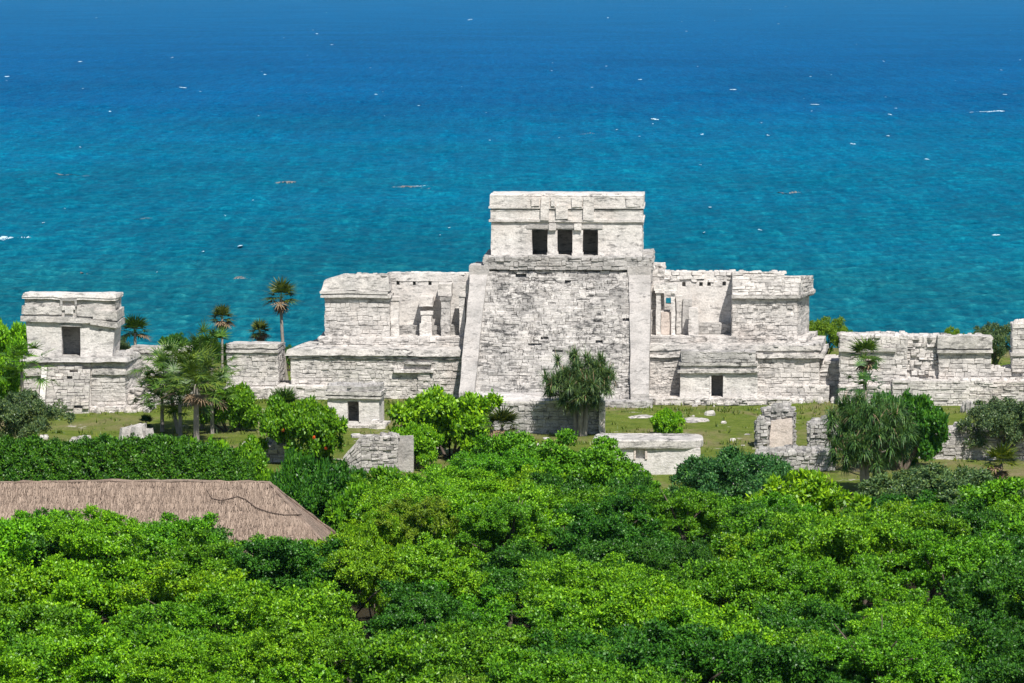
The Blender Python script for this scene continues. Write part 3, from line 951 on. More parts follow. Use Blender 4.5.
def gallery_right():
    q = MB(61)
    a, b_ = uC(732, vG, 320), uC(797, vG, 320)
    z0, z1 = zC(346, vG, 765), zC(299, vG, 765)
    sk = uC(809, 5.6, 320)
    q.hexa([(a, vG, z0), (b_, vG, z0), (sk, 5.6, z0), (a, 5.6, z0)],
           [(a, vG + 0.03, z1), (b_, vG + 0.03, z1), (sk, 5.6, z1), (a, 5.6, z1)], 0.4, 0.02)
    wall_skin(q, a, b_, vG - 0.02, z0, z1, prot=(0, 0.03), gap=0.009, miss=0.02)
    q.masonry((b_, vG, z0), (sk, 5.6, z0), (sk, 5.6, z1), (b_, vG, z1), prot=(0, 0.03), gap=0.008)
    q.masonry((a, 5.0, z0), (a, vG, z0), (a, vG, z1), (a, 5.0, z1))
    w = q.build('gallery_wall', M['stone'], castle)
    q = MB(62)
    f0, f1 = uC(650, vG - 0.5, 340), uC(806, vG - 0.5, 340)
    zq0, zq1 = zC(349, vG - 0.5, 735), zC(336.5, vG - 0.5, 735)
    q.hexa([(f0, vG - 0.5, zq0), (f1, vG - 0.5, zq0), (sk + 0.5, 6.0, zq0), (f0, 6.0, zq0)],
           [(f0, vG - 0.45, zq1 - 0.05), (f1, vG - 0.45, zq1 - 0.05), (sk + 0.5, 6.0, zq1 - 0.05), (f0, 6.0, zq1 - 0.05)], 0.4, 0.02)
    q.masonry((f0, vG - 0.5, zq0), (f1, vG - 0.5, zq0), (f1, vG - 0.5, zq1), (f0, vG - 0.5, zq1), ch=(0.12, 0.22))
    q.masonry((f1, vG - 0.5, zq0), (sk + 0.5, 6.0, zq0), (sk + 0.5, 6.0, zq1), (f1, vG - 0.5, zq1), ch=(0.12, 0.22))
    q.caps(f0, f1, vG - 0.45, vG - 0.05, zq1 - 0.05, 0.12, den=0.7)
    q.build('footing', M['stone'], w)
    q = MB(63)
    c1, ck = uC(798, vG - 0.25, 298), uC(813, 5.7, 290)
    for (y0, y1, pr) in ((299.8, 298, 0.12), (298, 295, 0.27)):
        zA, zB = zC(y0, vG, 765), zC(y1, vG, 765)
        q.hexa([(a - 0.05, vG - pr, zA), (c1 + pr * 0.5, vG - pr, zA), (ck + pr * 0.5, 5.7, zA + 0.05), (a - 0.05, 5.7, zA)],
               [(a - 0.05, vG - pr, zB), (c1 + pr * 0.5, vG - pr, zB), (ck + pr * 0.5, 5.7, zB + 0.05), (a - 0.05, 5.7, zB)], 0.25, 0.04, True)
    q.build('cornice', M['cornice'], w)
    q = MB(64)
    zA, zB, zD = zC(295, vG, 765), zC(272, vG, 765), zC(276, vG, 765)
    xm = uC(784, vG)
    q.hexa([(a - 0.02, vG - 0.15, zA), (xm, vG - 0.15, zA), (xm, 5.6, zA), (a - 0.02, 5.6, zA)],
           [(a + 0.02, vG + 0.25, zB), (xm, vG + 0.25, zB), (xm, 5.6, zB - .3), (a + 0.02, 5.6, zB - .3)], 0.4, 0.03)
    q.masonry((a, vG - 0.17, zA), (xm, vG - 0.17, zA), (xm, vG + 0.23, zB), (a, vG + 0.23, zB), prot=(0, 0.07), ch=(0.12, 0.26))
    q.hexa([(xm - 0.02, vG - 0.14, zA), (c1, vG - 0.15, zA), (ck, 5.6, zA), (xm - 0.02, 5.6, zA)],
           [(xm - 0.02, vG + 0.22, zD), (c1 + 0.12, vG + 0.2, zD), (ck - 0.05, 5.6, zD - .2), (xm - 0.02, 5.6, zD - .3)], 0.4, 0.03)
    q.masonry((xm, vG - 0.17, zA), (c1, vG - 0.17, zA), (c1 + 0.1, vG + 0.18, zD), (xm, vG + 0.2, zD), prot=(0, 0.07), ch=(0.12, 0.26))
    q.masonry((c1 + 0.02, vG - 0.15, zA), (ck + 0.02, 5.6, zA), (ck, 5.6, zD - .2), (c1 + 0.13, vG + 0.2, zD), prot=(0, 0.06), ch=(0.12, 0.26))
    q.caps(a, xm, vG + 0.3, vG + 1.0, zB - 0.08, 0.14, den=0.7)
    q.build('frieze', M['stone'], w)
    vW = 4.5
    q = MB(65)
    u0, u1 = uC(655, vW, 300), uC(734, vW, 300)
    za, zm, zn, zt_ = zC(346, vW, 690), zC(286, vW, 690), zC(282, vW, 690), zC(271.2, vW, 690)
    wa, wb = uC(665.5, vW, 300), uC(671, vW, 300)                 # small opening to the sea
    zwa, zwb = zC(304, vW, 668), zC(298, vW, 668)
    q.rbox(u0, wa, vW, vW + 0.9, za - 0.4, zm, 0.3, 0.04)
    q.rbox(wb, u1, vW, vW + 0.9, za - 0.4, zm, 0.3, 0.05)
    q.rbox(wa - 0.01, wb + 0.01, vW + 0.005, vW + 0.9, za - 0.4, zwa, 0.3, 0.03)
    q.rbox(wa - 0.01, wb + 0.01, vW + 0.005, vW + 0.9, zwb, zm, 0.3, 0.03)
    q.rbox(u0, u1, vW + 0.5, vW + 0.9, zm - 0.01, zn + 0.01, 0.3, 0.0)
    sock = [uC(x, vW, 283) for x in (684, 701, 709, 724)]
    edges = [u0] + [e for sx in sock for e in (sx - 0.10, sx + 0.10)] + [u1]
    for i in range(0, len(edges), 2):
        q.rbox(edges[i], edges[i + 1], vW + 0.005, vW + 0.6, zm - 0.02, zn + 0.02, 0.3, 0.03)
    q.rbox(u0 - 0.3, u1, vW + 0.1, vW + 0.9, zn, zt_ - 0.05, 0.25, 0.03)
    q.masonry((u0 - 0.3, vW + 0.02, zn), (u1, vW + 0.02, zn), (u1, vW + 0.06, zt_), (u0 - 0.3, vW + 0.06, zt_), ch=(0.1, 0.22), prot=(0, 0.1), miss=0.08)
    q.caps(u0 - 0.3, u1, vW + 0.1, vW + 0.9, zt_ - 0.06, 0.10, den=0.9)
    q.build('back_wall', M['plaster'], castle)
    q = MB(66)
    q.block(uC(698, vW - 0.6), uC(732, vW - 0.6), vW - 0.65, vW + 0.05, zC(340, vW - .6, 715), zC(323, vW - 0.6, 715), 'flrt')
    q.build('bench', M['grey'], castle)
    zfl = zC(336.5, vG - 0.5, 735) - 0.04
    for (pa, pb_, yt, vv, m, t_) in ((682.5, 691.5, 299, 3.6, 'grey', .5), (689, 698, 308, 2.6, 'stone', .5), (656, 660.5, 292, 3.0, 'plaster', .3), (671, 675, 292, 3.0, 'plaster', .3)):
        q = MB(int(pa))
        u0, u1 = uC(pa, vv, 320), uC(pb_, vv, 320)
        zt2 = zC(yt, vv, pa)
        q.rbox(u0, u1, vv, vv + t_, zfl, zt2, 0.14, 0.04)
        if pa == 689: q.rbox(u0 - 0.02, u1 + 0.04, vv - 0.08, vv + t_, zfl - .01, zfl + 0.65, 0.14, 0.05)
        q.build('column', M[m], castle)
    q = MB(67)
    vv = 2.95
    q.rbox(uC(655, vv), uC(676.5, vv), vv - 0.1, vv + 0.5, zC(293, vv, 665), zC(290.5, vv, 665), 0.15, 0.03)
    q.rbox(uC(654, vv), uC(677, vv), vv - 0.02, vv + 0.45, zC(290.5, vv, 665), zC(284, vv, 665), 0.15, 0.05)
    q.build('door_lintel', M['plaster'], castle)
    q = MB(68)
    q.rbox(uC(661, 3.3), uC(671, 3.3), 3.3, 3.7, zfl, zC(312, 3.3, 666), 0.15, 0.05)
    q.build('blocking_wall', M['pink'], castle)
    q = MB(69)
    q.rbox(uC(676, 3.8), uC(683, 3.8), 3.8, vW, zfl, zC(296, 3.8, 680), 0.2, 0.05)
    q.build('cross_wall', M['plaster'], castle)


gallery_left()
gallery_right()

# stepped base at the foot of the stair
mb = MB(71)
vF = -4.3
mb.block(uC(461, vF, 400), uC(652, vF, 400), vF, -2.6, -0.4, zC(401, vF, 540), 'flrt')
mb.build('base_step', M['grey'], castle)

# low platform standing before the stairway
def front_platform():
    g = G(540, 434)
    f = Frame(g.x, g.y, math.radians(3))
    r = f.empty('stone_platform')
    tag(r, 'low stone platform before the stairway foot, partly shaded by the strap-leaved tree', 'platform')
    zt = f.z(403, 0, 540)
    a, b_ = f.u(474, 0, 420), f.u(600, 0, 420)
    m = MB(72)
    m.block(a, b_, 0, 4.2, -.4, zt, 'flr', ch=(0.14, 0.28), prot=(0, 0.08))
    w = m.build('wall', M['grey'], r)
    m = MB(74)
    m.rbox(a - .4, b_ + .1, -.03, 4.4, zt - .06, zt + .1, .3, .05)
    m.caps(a, b_, 0, .5, zt + .06, .15, den=.3)
    m.build('top_slab', M['plaster'], r)
    m = MB(73)
    m.rbox(f.u(599.5, -.2, 420), f.u(605, -.2, 420), -.3, .3, -.3, zt + .1, .2, .05)
    m.build('corner_post', M['plaster'], r)


front_platform()

# ------------------------------------------------------------------ shrine against the right terrace
def shrine():
    f = Frame(C.o.x, C.o.y, A)
    v = -1.5
    r = f.empty('door_shrine')
    tag(r, 'small square shrine with one dark doorway, right of the stairway foot', 'shrine')
    a, b_ = f.u(680, v, 385), f.u(757.5, v, 385)
    d0, d1 = f.u(711, v), f.u(723.5, v)
    zt0, ztop = f.z(375.5, v, 717), f.z(372.5, v, 717)
    zb0 = -0.1
    m = MB(81)
    m.rbox(a, d0, v, v + 0.5, zb0, zt0 + .001, 0.25, 0.04)
    m.rbox(d1, b_, v, v + 0.5, zb0, zt0 + .001, 0.25, 0.04)
    m.rbox(a, b_, v + .003, v + 0.5, zt0, ztop, 0.25, 0.02)
    m.rbox(a + .005, a + 0.5, v + 0.48, -0.12, zb0, ztop - .01, 0.3, 0.03)
    m.rbox(b_ - 0.5, b_ - .005, v + 0.48, -0.12, zb0, ztop - .01, 0.3, 0.03)
    m.masonry((a, v + 0.02, 0), (d0 - .05, v + 0.02, 0), (d0 - .05, v + 0.02, ztop), (a, v + 0.02, ztop), prot=(0, 0.03), gap=.006, miss=0.45)
    m.masonry((d1 + .05, v + 0.02, 0), (b_, v + 0.02, 0), (b_, v + 0.02, ztop), (d1 + .05, v + 0.02, ztop), prot=(0, 0.03), gap=.006, miss=0.45)
    m.rbox(d0 - 0.08, d0 + 0.02, v - 0.05, v + 0.4, zb0, zt0, 0.2, 0.02)
    m.rbox(d1 - 0.02, d1 + 0.08, v - 0.05, v + 0.4, zb0, zt0, 0.2, 0.02)
    w = m.build('wall', M['plaster'], r)
    m = MB(82)
    m.rbox(a - 0.14, b_ + 0.05, v - 0.2, -0.12, ztop, f.z(370, v, 717), 0.25, 0.04)
    m.rbox(a + 0.02, b_ - 0.05, v - 0.02, -0.12, f.z(370, v, 717), f.z(365.5, v, 717), 0.25, 0.04)
    m.rbox(a - 0.08, b_ + 0.02, v - 0.14, -0.12, f.z(365.5, v, 717), f.z(362.5, v, 717), 0.25, 0.04)
    m.build('cornice', M['cornice'], w)
    m = MB(83)
    m.rbox(a + 0.05, b_ - 0.1, v - 0.02, -0.12, f.z(362.5, v, 717), f.z(352, v, 717), 0.25, 0.07)
    m.masonry((a + .1, v - .04, f.z(362, v, 717)), (b_ - .12, v - .04, f.z(362, v, 717)), (b_ - .12, v + .02, f.z(352, v, 717)), (a + .1, v + .02, f.z(352, v, 717)), ch=(.1, .2), prot=(0, .06))
    m.caps(a + 0.1, b_ - 0.2, v + 0.1, -0.2, f.z(352, v, 717) - .04, 0.16, den=0.6)
    m.build('roof', M['grey'], r)


shrine()


# ------------------------------------------------------------------ left temple on its own platform
def left_temple():
    g = G(75, 420)
    Y0 = 109.0 * K
    rot = math.radians(0.5)
    f = Frame(P(75, 420, Y0).x, Y0, rot)
    r = f.empty('small_temple')
    tag(r, 'small white temple with one dark doorway on a stepped stone platform', 'temple')
    # platform
    m = MB(91)
    v = 0.0
    zt1 = f.z(361, v, 75)
    a, b_ = f.u(21, v, 390), f.u(125, v, 390)
    rr = b_ + 0.75
    m.hexa([(a, v, -0.5), (b_, v, -0.5), (rr, 4.5, -0.5), (a, 4.5, -0.5)], [(a, v + .05, zt1), (b_, v + .05, zt1), (rr, 4.5, zt1), (a, 4.5, zt1)], 0.5, 0.02)
    s0, s1 = f.u(48, v, 390), f.u(91, v, 390)
    wall_skin(m, a, s0, v, -0.4, zt1, prot=(0, .04), miss=0.03)
    wall_skin(m, s1, b_, v, -0.4, zt1, prot=(0, .04), gap=.008, miss=0.03)
    m.masonry((b_, v, -.4), (rr, 4.5, -.4), (rr, 4.5, zt1), (b_, v, zt1))
    m.block(f.u(20, -.3, 415), f.u(151, -.3, 415), -0.35, 1.5, -0.4, f.z(407, -.3, 75), 'frt', prot=(0, .12))
    m.block(f.u(112, .5, 395), f.u(141, .5, 395), 0.5, 3.0, -0.4, f.z(389, .5, 125), 'frt', prot=(0, .1))
    m.caps(f.u(92, -.6, 415), f.u(150, -.6, 415), -1.0, -0.3, 0, 0.35, den=.7)
    pf = m.build('platform', M['stone'], r)
    m = MB(92)
    zz = [f.z(y, v, 75) for y in (375.5, 372.5, 364.5)]
    m.rbox(a - .12, s0 - .2, v - .14, 1.0, zz[0], zz[1], .25, .04)
    m.rbox(a - .05, s0 - .2, v - .08, 1.0, zz[1], zz[1] + .25, .25, .04)
    for (pr, y0, y1) in ((.16, 374.5, 371), (.08, 371, 368)):
        z0, z1 = f.z(y0, v, 75), f.z(y1, v, 75)
        m.hexa([(s1 + .1, v - pr, z0), (b_ + pr, v - pr, z0), (rr + pr, 4.5, z0 + .1), (s1 + .1, 1.0, z0)],
               [(s1 + .1, v - pr, z1), (b_ + pr, v - pr, z1), (rr + pr, 4.5, z1 + .1), (s1 + .1, 1.0, z1)], .25, .04, True)
    m.build('cornice', M['cornice'], pf)
    m = MB(93)                       # ledge slab
    a2, b2 = f.u(20, -.3, 358), f.u(128, -.3, 358)
    m.hexa([(a2, -.35, zt1 - .03), (b2, -.35, zt1 - .03), (b2 + .5, 4.4, zt1 - .03), (a2, 4.4, zt1 - .03)],
           [(a2, -.22, zt1 + .2), (b2 - .1, -.22, zt1 + .2), (b2 + .4, 4.4, zt1 + .2), (a2, 4.4, zt1 + .2)], .3, .04, True)
    m.caps(f.u(113, 0, 358), b2 + .2, 0.3, 3.0, zt1 + .15, .3, den=.6)
    m.build('ledge', M['grey'], pf)
    m = MB(94)                       # steep stair
    n = 14
    zs = f.z(407, -.3, 75)
    for i in range(n):
        t0, t1 = i / n, (i + 1) / n
        z0, z1 = zs + (zt1 - .1 - zs) * t0, zs + (zt1 - .1 - zs) * t1
        vv = -1.1 + 1.05 * t0
        x = s0
        while x < s1 - .02:
            w = m.R.uniform(.2, .6)
            if x + w > s1 - .1: w = s1 - x
            if m.R.random() > .05:
                dv = m.R.uniform(-.05, .05)
                m.rbox(x + .012, x + w - .012, vv + dv, vv + .4, z0, z1 + m.R.uniform(-.05, .02), 1, 0)
            x += w
    m.rbox(s0, s1, -1.0, .1, -.3, zs, .3, .03)
    m.build('stair', M['stone'], r)
    m = MB(95)
    m.hexa([(s0 - .32, -1.3, -.3), (s0 - .02, -1.3, -.3), (s0 - .02, .1, -.3), (s0 - .32, .1, -.3)],
           [(s0 - .32, -1.2, .6), (s0 - .02, -1.2, .6), (s0 - .02, -.02, zt1 - .1), (s0 - .32, -.02, zt1 - .1)], .25, .03)
    m.build('balustrade', M['plaster'], r)
    # cella: walls lean outward towards the top
    v = 0.55
    zc0, zc1 = zt1 + .15, f.z(322, v, 75)
    ub = [f.u(28.5, v, 354), f.u(112.5, v, 354)]; ut = [f.u(26, v, 323), f.u(115.5, v, 323)]
    d0, d1 = f.u(61.5, v, 340), f.u(80, v, 340)
    zd = f.z(326.5, v, 71)
    vb = 2.9
    m = MB(96)
    q = (zd - zc0) / (zc1 - zc0)
    ul = ub[0] + (ut[0] - ub[0]) * q; ur = ub[1] + (ut[1] - ub[1]) * q
    m.hexa([(ub[0], v, zc0), (d0 + .02, v, zc0), (d0 + .02, v + .6, zc0), (ub[0], v + .6, zc0)], [(ul, v - .06, zd), (d0, v - .06, zd), (d0, v + .6, zd), (ul, v + .6, zd)], .25, .035)
    m.hexa([(d1, v, zc0), (ub[1], v, zc0), (ub[1], v + .6, zc0), (d1, v + .6, zc0)], [(d1 + .02, v - .06, zd), (ur, v - .06, zd), (ur, v + .6, zd), (d1 + .02, v + .6, zd)], .25, .035)
    m.hexa([(ul, v - .06, zd), (ur, v - .06, zd), (ur, v + .6, zd), (ul, v + .6, zd)], [(ut[0], v - .08, zc1), (ut[1], v - .08, zc1), (ut[1], v + .6, zc1), (ut[0], v + .6, zc1)], .25, .03, True)
    m.hexa([(ub[0], v + .58, zc0), (ub[0] + .6, v + .58, zc0), (ub[0] + .6, vb, zc0), (ub[0], vb, zc0)], [(ut[0], v + .58, zc1), (ub[0] + .6, v + .58, zc1), (ub[0] + .6, vb, zc1), (ut[0], vb, zc1)], .3, .03)
    m.hexa([(ub[1] - .6, v + .58, zc0), (ub[1], v + .58, zc0), (ub[1] + .1, vb, zc0), (ub[1] - .6, vb, zc0)], [(ub[1] - .6, v + .58, zc1), (ut[1], v + .58, zc1), (ut[1] + .1, vb, zc1), (ub[1] - .6, vb, zc1)], .3, .03)
    m.rbox(ub[0] + .5, ub[1] - .5, vb - .5, vb - .02, zc0, zc1 - .02, .4, .02)
    cell = m.build('cella_wall', M['plaster'], r)
    m = MB(97)
    m.rbox(d0 - .12, d1 + .14, v - .12, v + .3, zd + .02, zd + .16, .2, .02)
    m.build('lintel', M['grey'], cell)
    # roof mouldings: a sagging lower moulding, a band, recessed frieze with niche, flaring top slab
    m = MB(98)

    def band(x0, x1, y0l, y0r, y1l, y1r, pr, k=.04):
        c0_, c1_ = f.u(x0, v - pr, 310), f.u(x1, v - pr, 310)
        za, zb_, zc2, zd2 = f.z(y0l, v, x0), f.z(y0r, v, x1), f.z(y1l, v, x0), f.z(y1r, v, x1)
        right = .12 if x1 > 110 else 0.0
        m.hexa([(c0_, v - pr, za), (c1_, v - pr, zb_), (c1_ + right, vb + .1, zb_ + .05), (c0_, vb + .1, za)],
               [(c0_, v - pr + .02, zc2), (c1_, v - pr + .02, zd2), (c1_ + right, vb + .1, zd2 + .05), (c0_, vb + .1, zc2)], .22, k, True)
    band(20.5, 62, 321, 322, 315.8, 316.5, .26); band(61, 91, 322, 323, 316.5, 318, .262); band(90, 117.5, 324.5, 328, 319, 322, .264)
    band(24, 116, 316, 321, 313.5, 318, .1, .02)
    band(21.5, 62, 313.8, 314.5, 305.5, 306, .2); band(62, 77, 316, 316, 306, 306, .1); band(77, 94, 316, 316.5, 307, 307.5, .2); band(93, 117, 319, 320.5, 310, 311, .22)
    band(24.5, 115, 308, 312, 297.5, 298, .02, .07)
    mould = m.build('roof_moulding', M['cornice'], r)
    m = MB(99)
    band(22, 116, 298.5, 300.5, 295.5, 297, .17, .04)
    c0_, c1_ = f.u(22, v - .2, 295), f.u(116.5, v - .2, 295)
    m.hexa([(c0_, v - .2, f.z(296.5, v, 22)), (c1_, v - .2, f.z(298, v, 116)), (c1_ + .1, vb + .2, f.z(298, v, 116) + .02), (c0_, vb + .2, f.z(296.5, v, 22))],
           [(c0_ + .05, v - .12, f.z(291.8, v, 22) - .06), (c1_ - .03, v - .12, f.z(293.2, v, 116)), (c1_ + .07, vb + .2, f.z(293, v, 116) - .16), (c0_ + .05, vb + .2, f.z(291.8, v, 22) - .16)], .22, .05, True)
    m.build('roof_slab', M['plaster'], r)
    m = MB(100)
    n0, n1 = f.u(61, v), f.u(77.5, v)
    zz0, zz1 = f.z(306.5, v, 69), f.z(299, v, 69)
    m.rbox(n0, n0 + .12, v - .2, v + .1, zz0, zz1, .15, .02); m.rbox(n1 - .12, n1, v - .2, v + .1, zz0, zz1, .15, .02)
    m.rbox(n0, n1, v - .21, v + .1, zz1 - .1, zz1 + .05, .15, .02)
    m.build('niche_frame', M['grey'], r)
    m = MB(101)                      # worn relief of a figure in the niche
    cu = (n0 + n1) / 2
    m.rbox(cu - .2, cu + .22, v - .24, v, f.z(314, v, 69), f.z(307, v, 69), .1, .07)
    m.rbox(cu - .34, cu - .12, v - .2, v, f.z(310, v, 69), f.z(306, v, 69), .1, .06)
    m.rbox(cu + .12, cu + .34, v - .2, v, f.z(310, v, 69), f.z(306, v, 69), .1, .06)
    m.build('carved_relief', M['plaster'], r)


left_temple()


# ------------------------------------------------------------------ other ruins
def ruin_frame(px, py, name, label, cat='ruin', rot=4, group=None):
    g = G(px, py)
    f = Frame(g.x, g.y, math.radians(rot))
    r = f.empty(name)
    tag(r, label, cat, group)
    return f, r


# wall behind the palms, left
f, r = ruin_frame(165, 405, 'boundary_wall', 'long low pale stone wall behind the clump of palms', 'wall')
m = MB(111)
a, b_ = f.u(126, 0, 380), f.u(194, 0, 380)
m.block(a, b_, 0, 2.0, -.4, f.z(353, 0, 165), 'flrt')
m.caps(a, b_, .1, 1.8, f.z(353, 0, 165) - .03, .15, den=.4)
w = m.build('wall', M['stone'], r)
m = MB(112)
m.rbox(f.u(132, 0), b_ + .08, -.14, 2.05, f.z(353, 0, 165), f.z(346, 0, 165), .3, .05, fall=.12)
m.build('cornice', M['cornice'], r)

f, r = ruin_frame(253, 398, 'ruined_building', 'ruined stone block with flat top between the tall palm and palm clump', 'ruin')
m = MB(113)
a, b_ = f.u(227, 0, 380), f.u(278, 0, 380)
m.block(a, b_, 0, 3.0, -.4, f.z(352, 0, 253), 'flrt')
m.block(a - .1, b_ + .3, -.5, 1.0, -.4, f.z(388, -.4, 253), 'flrt', prot=(0, .12))
w = m.build('wall', M['stone'], r)
m = MB(114)
m.rbox(a - .05, b_ + .05, -.16, 3.05, f.z(352.5, 0, 253), f.z(349.5, 0, 253), .3, .04)
m.rbox(a + .05, b_ - .05, -.03, 3.0, f.z(349.5, 0, 253), f.z(347.8, 0, 253), .3, .03)
m.rbox(a - .02, b_ + .05, -.18, 3.05, f.z(347.8, 0, 253), f.z(343.5, 0, 253), .3, .07, fall=.18)
m.build('cornice', M['cornice'], r)

# little shrine with a window-like opening
f, r = ruin_frame(353, 427, 'window_shrine', 'tiny plastered shrine with square opening and double stone cornice', 'shrine', 6)
m = MB(115)
a, b_ = f.u(327.5, 0, 410), f.u(379, 0, 410)
o0, o1 = f.u(347.5, 0, 410), f.u(360, 0, 410)
zl0, zl1, zt = f.z(422, 0, 353), f.z(401.5, 0, 353), f.z(398.5, 0, 353)
m.rbox(a, o0, 0, .45, -.3, zl1 + .001, .2, .04); m.rbox(o1, b_, 0, .45, -.3, zl1 + .001, .2, .04)
m.rbox(o0 - .01, o1 + .01, .004, .45, -.3, zl0, .2, .02); m.rbox(a, b_, .004, .45, zl1, zt, .25, .03)
m.rbox(a + .005, a + .4, .43, 2.0, -.3, zt - .01, .3, .03); m.rbox(b_ - .4, b_ - .005, .43, 2.0, -.3, zt - .01, .3, .03)
m.rbox(a + .3, b_ - .3, 1.6, 1.98, -.3, zt - .02, .3, .03)
m.rbox(o1 - .04, o1 + .05, -.05, .4, zl0, zl1, .2, .02)
w = m.build('wall', M['plaster'], r)
m = MB(116)
m.rbox(a - .12, b_ + .1, -.15, 2.1, zt, f.z(396.3, 0, 353), .25, .04)
m.rbox(a, b_, -.02, 2.0, f.z(396.3, 0, 353), f.z(395, 0, 353), .3, .03)
m.rbox(a - .14, b_ + .12, -.17, 2.1, f.z(395, 0, 353), f.z(391.5, 0, 353), .25, .05)
m.build('cornice', M['cornice'], w)
m = MB(117)
m.rbox(a - .02, b_ + .02, -.05, 2.0, f.z(391.5, 0, 353), f.z(386, 0, 353), .25, .08)
m.caps(a, b_, 0, 1.8, f.z(386, 0, 353) - .05, .18, den=.5)
m.build('roof', M['grey'], r)
m = MB(118)
m.block(a - .15, b_ + .3, -.3, 2.2, -.3, .12, 'flrt')
m.rock(f.u(377, -.4, 424), -.35, 0, .4, .3, .45)
m.build('footing', M['stone'], r)

# broken wall in front of it
f, r = ruin_frame(370, 474, 'broken_wall', 'broken grey rubble wall sloping at its left end, between two round bushes', 'ruin', 3)
m = MB(119)
a, b_ = f.u(343, 0, 455), f.u(397, 0, 455)
am = f.u(361, 0, 455)
zt = f.z(436, 0, 370)
m.hexa([(a, .03, -.3), (am, .03, -.3), (am, 1.0, -.3), (a, 1.0, -.3)], [(a + .05, .05, .75), (am, .05, zt - .1), (am, .95, zt - .1), (a + .05, .95, .75)], .3, .04)
m.rbox(am - .02, b_ - .04, .03, 1.0, -.3, zt - .06, .3, .03)
wall_skin(m, am, b_, 0, -.3, zt, prot=(0, .09), ch=(.12, .24), cw=(.2, .5))
m.masonry((a, 0, -.3), (am, 0, -.3), (am, 0, zt), (a, 0, .8), prot=(0, .09), ch=(.12, .24), cw=(.2, .5))
m.masonry((b_, 0, -.3), (b_, 1, -.3), (b_, 1, zt), (b_, 0, zt))
m.caps(am - .3, b_, .1, .95, zt - .08, .22, den=1.0)
m.caps(a + .1, am, .1, .95, .95, .35, den=.8)
m.rbox(b_ - .15, b_ + .75, .5, 1.0, -.3, zt - .05, .3, .05)
m.build('wall', M['rubble'], r)

f, r = ruin_frame(273, 462, 'rubble_wall', 'small tumbled stone wall stub left of the orange-flowered bush', 'ruin', 3)
m = MB(120)
a, b_ = f.u(243, 0, 450), f.u(292, 0, 450)
m.block(a, b_, 0, .9, -.3, f.z(444, 0, 265), 'flrt', prot=(0, .12), cw=(.2, .5))
m.caps(a, b_, .1, .8, f.z(444, 0, 265) - .05, .3)
m.build('wall', M['stone'], r)

# low altar slab in front of the stair
f, r = ruin_frame(648, 474, 'altar_platform', 'low flat-topped altar with small square niche in its pale side', 'altar', 3)
m = MB(121)
a, b_ = f.u(594, 0, 460), f.u(702, 0, 460)
zt = f.z(448, 0, 648)
n0, n1 = f.u(636, 0), f.u(645.5, 0)
zn0, zn1 = f.z(459, 0, 640), f.z(447.5, 0, 640)
depth = 2.6
m.rbox(a + .1, n0, 0, depth, -.3, zt, .25, .04)
m.rbox(n1, b_ - .1, 0, depth, -.3, zt, .25, .04)
m.rbox(n0 - .01, n1 + .01, .22, depth, -.3, zt - .01, .25, .02)
m.rbox(n0 - .01, n1 + .01, 0.01, .3, -.3, zn0, .25, .02)
w = m.build('body', M['plaster'], r)
m = MB(122)
m.rbox(n0 - .1, n0, -.06, .1, zn0, zn1, .15, .02)
m.build('niche_jamb', M['pink'], w)
m = MB(133)
m.rbox(n1, n1 + .1, -.06, .1, zn0, zn1, .15, .02)
m.build('niche_jamb', M['pink'], w)
m = MB(123)
N_ = 40
top = []
zb_, zt2 = zt, f.z(440, -.1, 648)
cu, hw = (a + b_) / 2, (b_ - a) / 2 + .05
for k in range(N_):
    t = 2 * math.pi * k / N_
    cx, sx = math.cos(t), math.sin(t)
    ex = 5.0
    rx = (abs(cx) ** ex + abs(sx) ** ex) ** (-1 / ex)
    top.append((cu + cx * rx * hw, depth / 2 + sx * rx * (depth / 2 + .18)))
i0 = len(m.v)
for zz, k_ in ((zb_, .985), (zb_ + .06, 1.0), (zt2 - .05, 1.0), (zt2, .98)):
    for (x, y) in top:
        d = .04 * noise.noise(Vector((x * 1.5, y * 1.5, zz * 3)))
        m.v.append((cu + (x - cu) * k_ + d, depth / 2 + (y - depth / 2) * k_ + d, zz + d * .6))
for q in range(3):
    for k in range(N_):
        l = (k + 1) % N_
        m.f.append((i0 + q * N_ + k, i0 + q * N_ + l, i0 + (q + 1) * N_ + l, i0 + (q + 1) * N_ + k))
m.f.append(tuple(i0 + 3 * N_ + k for k in range(N_)))
m.f.append(tuple(i0 + k for k in reversed(range(N_))))
m.build('top_slab', M['cornice'], r)

# ruined doorway remains on the lawn, right
f, r = ruin_frame(776, 449, 'ruined_pillar', 'ragged grey ruin stub with patch of pinkish plaster on the lawn', 'ruin', 3)
m = MB(124)
a, b_ = f.u(757, 0, 430), f.u(794, 0, 430)
mid = f.u(768, 0, 430)
zt = f.z(410, 0, 776)
m.block(a, mid, 0, 1.5, -.3, f.z(423, 0, 760), 'flrt', prot=(0, .14), cw=(.15, .4), ch=(.1, .22))
m.block(f.u(764, .5), b_, .45, 1.6, -.3, zt, 'flrt', prot=(0, .14), cw=(.15, .4), ch=(.1, .22))
m.caps(f.u(768, .5), b_, .5, 1.5, zt - .05, .35, den=1.2)
m.caps(a, mid, .1, 1.4, f.z(423, 0, 760) - .05, .4, den=1.2)
w = m.build('rubble_core', M['grey'], r)
m = MB(125)
m.hexa([(mid, .2, -.3), (b_ - .05, .2, -.3), (b_ - .05, .5, -.3), (mid, .5, -.3)], [(f.u(772, .2), .25, f.z(422, 0, 780)), (b_ - .1, .25, f.z(418, 0, 780)), (b_ - .1, .5, f.z(418, 0, 780)), (f.u(772, .2), .5, f.z(422, 0, 780))], .2, .05)
m.build('plaster_face', M['pink'], w)

